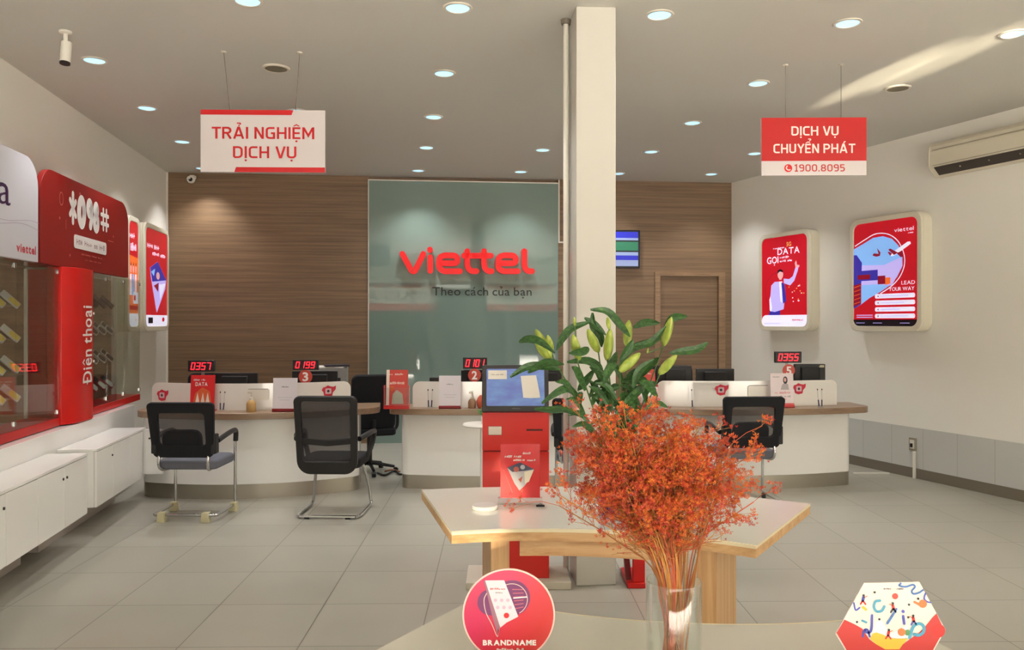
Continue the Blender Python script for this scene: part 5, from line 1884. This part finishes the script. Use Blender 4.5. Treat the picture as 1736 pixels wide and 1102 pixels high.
mb.scrib('Brand', H_(465, 0)[0], H_(560, 0)[0], H_(0, 352)[1], H_(0, 332)[1], -.0040, GREYP)
for r0_ in range(2):
    for c0_ in range(3):
        p = H_(465 + 82 * c0_ + 30 * r0_, 440 + 95 * r0_)
        mb.face(circ(p[0], p[1], 24 / sc7 * q, 12), -.0039, M('icon_pink', (206, 170, 196), .4))
p = H_(610, 640)
mb.face(circ(p[0], p[1], 36 / sc7 * q, 20), -.0040, PRINT_RED)
mb.text('BRANDNAME', H_(300, 0)[0], H_(1000, 0)[0], H_(0, 1030)[1], H_(0, 965)[1], -.0034, PRINT_WHITE, bold=.045)
mb.scrib('VIETTEL SMS', H_(480, 0)[0], H_(840, 0)[0], H_(0, 1110)[1], H_(0, 1070)[1], -.0034, PRINT_WHITE, bold=.02)
mb.build('print', t, smooth=0)

Y = 1.946
t = thing('hexagon_sign', 'hexagonal sign with blue letters and small figures on the nearest table', 'sign', (PX(1509, Y), Y, TZ))
foot_block(t, .14, .018)
q = Y / F
zc = EYE - (1069 - 545) * q - TZ
G = lambda a, b_: ((a - 1509) * q, zc - (b_ - 1069) * q)
s8 = 1736 / 260.
H_ = lambda a, b_: G(1380 + a / s8, 960 + b_ / s8)
hexo = [G(1464, 988), G(1558, 986), G(1602, 1067), G(1556, 1151), G(1462, 1152), G(1416, 1074)]
MB().prism(hexo, -.002, .002, M('hex_white', (216, 208, 200), .3)).build('plate', t)
inn = [(x * .975, zc + (z - zc) * .975) for x, z in hexo]
HRD = M('hex_red', (190, 50, 46), .35); HY = M('hex_yellow', (232, 178, 56), .4); HB = M('hex_blue', (66, 110, 176), .4); HI = M('hex_indigo', (70, 76, 168), .4)
HT = M('hex_teal', (70, 150, 180), .4); HO = M('hex_orange', (226, 116, 60), .4); HK = M('hex_black', (48, 40, 44), .5); HR2 = M('hex_scarlet', (206, 40, 36), .4); HC = M('hex_city', (206, 216, 222), .5)
mb = MB()
mb.face([H_(340, 600), H_(250, 750), inn[5], inn[4], inn[3], inn[2], H_(1380, 530), H_(1330, 580), H_(1250, 680), H_(1180, 750), H_(1080, 820), H_(1000, 880), H_(960, 935), H_(800, 935), H_(700, 880), H_(620, 820), H_(540, 700), H_(450, 650)][::-1], -.0026, HRD)
mb.face([H_(800, 935), H_(700, 880), H_(625, 815), H_(660, 755), H_(700, 745), H_(780, 770), H_(860, 810), H_(960, 815), H_(1060, 815), H_(1000, 880), H_(960, 935)], -.0028, HY)
mb.face([H_(660, 755), H_(700, 620), H_(740, 600), H_(780, 640), H_(860, 760), H_(1060, 660), H_(1060, 812), H_(860, 808)], -.0025, HC)
mb.face(circ(*H_(1400, 725), 78 * q / s8, 20), -.0030, HR2)
mb.face(circ(*H_(912, 335), 34 * q / s8, 20), -.0030, M('hex_dot', (212, 70, 58), .4))
ST = lambda pts_, w_, m_: mb.stroke([H_(*p_) for p_ in pts_], w_ / s8 * q, -.0032, 0, m_, flat=True)
ST([(975, 190), (960, 215), (1030, 228), (1110, 205), (1135, 230), (1100, 275), (1120, 308), (1180, 295), (1225, 265)], 20, HB)
ST([(1255, 300), (1240, 360), (1270, 395), (1310, 405)], 18, HI)
ST([(445, 410), (465, 490), (510, 465)], 18, HI)
ST([(740, 385), (690, 395), (672, 450), (700, 505), (760, 500), (790, 450)], 28, HT)
ST([(925, 480), (870, 570), (825, 640)], 26, HB)
ST([(1000, 505), (1003, 508)], 34, HI)
ST([(1003, 560), (1015, 645)], 28, HI)
ST([(650, 550), (645, 700), (620, 745), (580, 740), (575, 720)], 26, HI)
ST([(545, 790), (560, 720), (600, 715), (625, 790)], 22, HI)
ST([(1075, 800), (1100, 720), (1130, 665), (1190, 645), (1235, 680), (1230, 740), (1180, 775), (1125, 765)], 34, HT)


def fig(cx, cy, m1, m2, flip=1):
    mb.face(circ(*H_(cx, cy - 55), 14 / s8 * q, 10), -.0036, HK)
    ST([(cx, cy - 35), (cx - 8 * flip, cy + 5)], 30, m1)
    ST([(cx - 8 * flip, cy + 5), (cx + 22 * flip, cy + 45)], 18, m2)
    ST([(cx - 8 * flip, cy + 5), (cx - 34 * flip, cy + 42)], 18, m2)
    ST([(cx, cy - 30), (cx + 40 * flip, cy - 45)], 9, HO)


fig(555, 380, HI, HR2); fig(885, 470, HR2, HK, -1); fig(840, 770, HR2, HR2); fig(1115, 610, HR2, HI, -1)
mb.face(circ(*H_(1225, 420), 46 / s8 * q, 16), -.0034, HO)
mb.face(circ(*H_(985, 740), 44 / s8 * q, 16), -.0034, HO); mb.face(circ(*H_(1050, 745), 34 / s8 * q, 14), -.0033, M('hex_green', (84, 140, 90), .4))
ST([(1130, 400), (1190, 430)], 26, HO); ST([(550, 460), (580, 485)], 30, HY); ST([(540, 610), (585, 630)], 24, HT)
for a, b_ in ((680, 290), (733, 595), (1068, 430), (1060, 573), (480, 625), (1172, 362)):
    mb.face(circ(*H_(a, b_), 13 / s8 * q, 10), -.0034, HK)
mb.scrib('NOTOL', H_(780, 0)[0], H_(870, 0)[0], H_(0, 262)[1], H_(0, 244)[1], -.0030, GREYP)
mb.scrib('MOCHA', H_(930, 0)[0], H_(1010, 0)[0], H_(0, 262)[1], H_(0, 244)[1], -.0030, GREYP)
mb.build('print', t, smooth=0)

# ------------------------------------------------------------------ socket and cable cover on the right wall
sS = rws(1548, .01)
zS = EYE - (753 - 545) / F * rwp(sS)[1]
t = thing('wall_socket', 'steel framed wall socket low on the right wall', 'socket', rwp(sS, .009, zS), A_R)
MB().box(-.045, .045, -.012, 0, -.065, .065, M('socket_frame', (170, 160, 140), .35, metal=.4)).build('plate', t, bevel=.002)
MB().box(-.028, .028, -.02, -.012, -.045, .045, WHITE_PLAIN).build('insert', t, bevel=.002)
MB().box(-.012, .012, -.035, -.02, -.03, .01, BLACK).build('plug', t, bevel=.002)
o = MB().box(-.014, .014, -.02, 0, 0, zS - .066, WHITE_PLAIN).build('cable_trunking', bevel=.002)
single(o, 'white vertical cable trunking running down from the wall socket', 'trunking', rwp(sS + .03, .016, 0), A_R)
o = MB().box(PX(1446, 8.55), PX(1507, 8.55), 8.53, 8.56, 0, .012, WHITE_PLAIN).build('cable_cover')
tag(o, 'thin white cable cover lying on the floor right of the right counter', 'cable cover')

# ================================================================== VASES AND FLOWERS
VY = 1.89; VX = PX(1142.5, VY); VR = 46.5 / F * VY; VZ1 = 1.018
vg = glass('vase_glass', (248, 250, 249), ior=1.75)
t = thing('glass_vase', 'tall clear glass cylinder vase on the nearest table', 'vase', (VX, VY, TZ))
hv = VZ1 - TZ
MB().lathe([(VR * .96, 0), (VR, .006), (VR, hv - .002), (VR - .001, hv), (VR - .003, hv), (VR - .004, hv - .003), (VR - .004, .02), (.001, .02)], vg, seg=64, cap=True).build('wall', t)

stem_m = [M('dried_stem_%s' % c_, rgb, .7) for c_, rgb in (('brown', (154, 98, 50)), ('ochre', (186, 128, 60)), ('rust', (176, 82, 46)))]
bl_m = [M('blossom_%s' % c_, rgb, .75) for c_, rgb in (('coral', (190, 60, 46)), ('red', (166, 36, 28)), ('orange', (208, 92, 34)), ('amber', (212, 116, 38)), ('pale', (206, 100, 72)))]
rnd = random.Random(21)


def floret(mb, p, s, m):
    """tiny open blossom: five leaning petals"""
    T = Matrix.Translation(p) @ Matrix.Rotation(rnd.uniform(0, 6.28), 4, 'Z') @ Matrix.Rotation(rnd.uniform(-1.2, 1.2), 4, 'X')
    vs = [(0, 0, -s * .7)]; fs = []
    for k in range(5):
        a = 2 * pi * k / 5
        vs += [(s * cos(a - .35) * .6, s * sin(a - .35) * .6, 0), (s * cos(a), s * sin(a), s * .35), (s * cos(a + .35) * .6, s * sin(a + .35) * .6, 0)]
        q = 1 + 3 * k
        fs += [(0, q, q + 1, q + 2)]
    mb.add(vs, fs, m, T)


# aim points of the spray heads: px, py on the picture and a depth offset in the bunch
NS = 52
for i in range(NS):
    g = i / (NS - 1)
    # heads distributed over a fan
    rr_ = sqrt((i * 0.618034) % 1.0)
    th = i * 2.39996
    ex = rr_ * cos(th); ey = rr_ * sin(th)
    hx = VX - .056 + .200 * ex
    hy = VY + .13 * ey
    hz = 1.325 + .05 * rnd.uniform(-1, 1) - .035 * ex * ex
    if i in (5, 17, 30):
        hz -= .10
        hx = VX + (-.27 if i != 17 else .19)
    base = Vector((VX + rnd.uniform(-.03, .03) - ex * .01, VY + rnd.uniform(-.03, .03), TZ + .022))
    mouth = Vector((VX + .052 * ex, VY + .052 * ey, VZ1))
    head = Vector((hx, hy, hz))
    path = spline3([base, mouth, mouth.lerp(head, .45) + Vector((rnd.uniform(-.01, .01), rnd.uniform(-.01, .01), .01)), head], 5)
    sm = stem_m[rnd.randrange(3)]
    # colour follows the kind of spray: amber ones sit right of the middle
    if ex > -.35 and rnd.random() < .65:
        pal = [bl_m[2], bl_m[3], bl_m[3], bl_m[2], bl_m[0]]
    else:
        pal = [bl_m[0], bl_m[1], bl_m[2], bl_m[4], bl_m[2]]
    st = MB().tube(path, .0021, sm, 6, r1=.0013).build('dried_flower_stem')
    tag(st, {5: 'stray dried flower spray leaning out low to the left over the middle table', 30: 'long thin dried flower spray reaching farthest left towards the kiosk',
             17: 'low dried flower spray leaning out to the right before the table corner'}.get(i, 'dried flower spray with tiny red and orange blossoms in the clear glass vase'), 'dried flower', 'dried flower sprays in the glass vase')
    tw = MB(); bm = MB()
    n_br = 17
    for k in range(n_br):
        f_ = .50 + .5 * k / (n_br - 1)
        p0 = path[min(len(path) - 1, int(f_ * (len(path) - 1)))]
        sp_ = .07 if k > 4 else .045
        dirv = Vector((rnd.gauss(0, 1) + ex * .8, rnd.gauss(0, 1) + ey * .6, rnd.uniform(.3, 1.6))).normalized()
        p1 = Vector(p0) + dirv * sp_ * rnd.uniform(.6, 1.25)
        tw.tube([p0, (Vector(p0) + p1) / 2 + Vector((0, 0, .006)), p1], .0007, sm if k % 2 else stem_m[2], 4)
        for j in range(3):
            d2 = (dirv + Vector((rnd.gauss(0, .8), rnd.gauss(0, .8), rnd.gauss(.2, .6)))).normalized()
            p2 = p1 + d2 * rnd.uniform(.012, .038)
            tw.tube([p1 - dirv * .01 * j, p2], .0005, sm, 3)
            for u_ in range((7 if k > 5 else 3) if k > 2 else 0):
                c0 = p2 + Vector((rnd.gauss(0, .006), rnd.gauss(0, .006), rnd.gauss(.0, .006)))
                floret(bm, c0, rnd.uniform(.0038, .0068), pal[rnd.randrange(len(pal))])
    tw.build('twigs', st)
    bm.build('blossoms', st, smooth=0)['kind'] = 'stuff'

# lilies in a vase on the middle table
LY = 3.56; LX = PX(1046, LY)
t = thing('flower_vase', 'glass vase with violet tint holding the lilies on the middle table', 'vase', (LX, LY, TZ))
MB().lathe([(.07, 0), (.078, .01), (.085, .14), (.088, .24), (.086, .24), (.08, .14), (.074, .02), (.001, .02)], glass('violet_glass', (226, 222, 242), ior=1.5), seg=40).build('wall', t)
MB().lathe([(.0775, .012), (.0795, .06)], M('violet_band', (70, 50, 130), .3), seg=40, cap=False).build('violet_band', t)
LEAF = M('lily_leaf', (44, 84, 36), .42)
n, l, b = nodes_of(LEAF)
no = n.new('ShaderNodeTexNoise'); no.inputs['Scale'].default_value = 7
r = ramp(n, [(0.3, (34, 66, 30)), (0.55, (52, 94, 40)), (0.8, (84, 124, 54))])
l.new(no.outputs['Fac'], r.inputs[0]); l.new(r.outputs[0], b.inputs['Base Color'])
BUD = M('lily_bud', (160, 176, 72), .45)
n, l, b = nodes_of(BUD)
no = n.new('ShaderNodeTexNoise'); no.inputs['Scale'].default_value = 3
r = ramp(n, [(0.3, (136, 158, 54)), (0.55, (166, 182, 78)), (0.8, (206, 206, 128))])
l.new(no.outputs['Fac'], r.inputs[0]); l.new(r.outputs[0], b.inputs['Base Color'])
LSTEM = M('lily_stem', (74, 104, 48), .5)


def LP(px, py, Y):
    return Vector((PX(px, Y), Y, EYE + (545 - py) / F * Y))


def CRP(a, b_):
    return (880 + a / 3.934, 520 + b_ / 3.934)


def bud_mesh(mb, p0, p1, r):
    d = p1 - p0; L = d.length
    T = Matrix.Translation(p0) @ d.to_track_quat('Z', 'Y').to_matrix().to_4x4()
    prof = [(.35, 0), (.75, .12), (.98, .32), (1.0, .5), (.85, .7), (.55, .88), (.22, .98), (.04, 1.0)]
    seg = 18
    vs = []; fs = []
    for rr_, z in prof:
        for k in range(seg):
            a = 2 * pi * k / seg
            q = r * rr_ * (1 + .10 * cos(3 * a))
            vs.append((q * cos(a), q * sin(a), z * L))
    for i in range(len(prof) - 1):
        for k in range(seg):
            fs.append((i * seg + k, i * seg + (k + 1) % seg, (i + 1) * seg + (k + 1) % seg, (i + 1) * seg + k))
    fs.append(tuple(range(seg - 1, -1, -1))); fs.append(tuple(range((len(prof) - 1) * seg, len(prof) * seg)))
    mb.add(vs, fs, BUD, T)


def leaf_mesh(mb, pts, w):
    P = spline3(pts, 5)
    n_ = len(P)
    vs = []; fs = []
    view = Vector((rnd.uniform(-.3, .3), -1, rnd.uniform(-.2, .5))).normalized()
    for i, p in enumerate(P):
        d = (P[min(i + 1, n_ - 1)] - P[max(i - 1, 0)]).normalized()
        s_ = d.cross(view).normalized()
        f_ = i / (n_ - 1)
        hw = w * (sin(pi * min(1, f_ * .93 + .05)) ** .75) * .5
        up = s_.cross(d).normalized()
        vs += [p - s_ * hw + up * hw * .35, p, p + s_ * hw + up * hw * .35]
    for i in range(n_ - 1):
        q = 3 * i
        fs += [(q, q + 1, q + 4, q + 3), (q + 1, q + 2, q + 5, q + 4)]
    mb.add(vs, fs, LEAF)


# stems: top point, buds [(base, tip)], leaves [path...] in crop units
lil = [
    ('far left lily stem with a cluster of green buds', (235, 360), 3.45,
     [((215, 345), (110, 150)), ((200, 350), (108, 225)), ((215, 300), (190, 190))],
     [[(0, 235), (60, 218), (140, 235), (240, 310)], [(60, 440), (180, 375), (300, 385)], [(150, 645), (270, 560), (340, 550), (420, 630)], [(-60, 470), (60, 400), (200, 400), (280, 420)]], .25),
    ('lily stem with an upright green bud left of the column front', (390, 370), 3.5,
     [((400, 355), (360, 185)), ((372, 125), (366, 68))],
     [[(475, 100), (350, 145), (290, 210), (250, 290)], [(465, 275), (420, 300), (330, 310)], [(320, 370), (440, 358), (520, 390), (560, 440)], [(440, 560), (390, 440), (350, 400)], [(100, 682), (220, 690), (320, 690), (430, 740)]], .3),
    ('lily stem with a slender green bud before the column', (530, 310), 3.58,
     [((530, 300), (458, 148))],
     [[(435, 75), (500, 120), (580, 190)], [(490, 40), (495, 130), (545, 200), (550, 270)], [(470, 490), (520, 560), (580, 660), (600, 720)], [(500, 420), (440, 500), (390, 560)]], .42),
    ('lily stem with a tall straight green bud in the middle', (590, 365), 3.52,
     [((587, 358), (608, 145)), ((602, 150), (590, 68))],
     [[(475, 20), (590, 35), (680, 130), (740, 200)], [(560, 460), (620, 380), (650, 300)], [(600, 530), (540, 440), (470, 400)], [(620, 700), (600, 560), (520, 600), (480, 640)]], .5),
    ('lily stem with a pale bud pointing up behind the leaves', (718, 270), 3.68,
     [((718, 262), (732, 88))],
     [[(945, 215), (840, 245), (740, 290), (660, 400)], [(760, 140), (840, 105), (940, 110)], [(690, 560), (740, 460), (820, 400)], [(640, 650), (760, 590), (830, 540)]], .6),
    ('lily stem with a bright bud leaning to the right', (672, 445), 3.46,
     [((670, 430), (808, 308))],
     [[(650, 380), (600, 420), (560, 520)], [(640, 730), (720, 640), (800, 560), (850, 540)], [(760, 220), (720, 290), (670, 360)], [(910, 555), (830, 500), (740, 490), (680, 500)]], .55),
    ('right lily stem with a tall bright bud', (960, 270), 3.55,
     [((965, 258), (1018, 68)), ((855, 310), (862, 275))],
     [[(770, 260), (880, 240), (980, 130)], [(1120, 65), (1020, 75), (960, 160)], [(930, 340), (860, 400), (800, 480)]], .7),
    ('lowest right lily stem with a cream bud', (935, 455), 3.48,
     [((935, 448), (1052, 322))],
     [[(1258, 240), (1180, 285), (1080, 300), (1000, 310)], [(920, 600), (860, 520), (800, 500)], [(760, 540), (800, 430), (900, 350)]], .75),
]
mouthL = Vector((LX, LY, TZ + .24))
for (lab, top, Y, buds, leaves, fr) in lil:
    P1 = LP(*CRP(*top), Y)
    base = Vector((LX + (fr - .5) * -.05, LY + rnd.uniform(-.03, .03), TZ + .03))
    m_ = mouthL + Vector(((fr - .5) * .12, rnd.uniform(-.04, .04), 0))
    path = spline3([base, m_, m_.lerp(P1, .5) + Vector(((fr - .5) * .05, 0, .03)), P1], 6)
    st = MB().tube(path, .0045, LSTEM, 8, r1=.003).build('lily_stem')
    tag(st, lab, 'lily', 'lilies in the vase on the middle table')
    for (b0, b1) in buds:
        q0, q1 = LP(*CRP(*b0), Y + rnd.uniform(-.03, .03)), LP(*CRP(*b1), Y + rnd.uniform(-.05, .02))
        mb = MB(); bud_mesh(mb, q0, q1, min(.021, (q1 - q0).length * .17))
        mb.tube([P1, (P1 + q0) / 2, q0], .003, LSTEM, 6)
        mb.build('bud', st)
    for lf_ in leaves:
        dY = rnd.uniform(-.12, .12)
        pts_ = [LP(*CRP(*p_), Y + dY * j / (len(lf_) - 1)) for j, p_ in enumerate(lf_)]
        mb = MB(); leaf_mesh(mb, pts_, .036)
        mb.build('leaf', st)
    # short leaves up the stem
    for k in range(7):
        p0 = path[6 + k * 1 + 1]
        a = rnd.uniform(0, 6.28)
        tip = p0 + Vector((cos(a) * .11, sin(a) * .07, rnd.uniform(.02, .13)))
        mid_ = (p0 + tip) / 2 + Vector((0, 0, .03))
        mb = MB(); leaf_mesh(mb, [p0, mid_, tip], .026)
        mb.build('leaf', st)

bpy.data.objects.remove(fo)
bpy.data.curves.remove(fc)
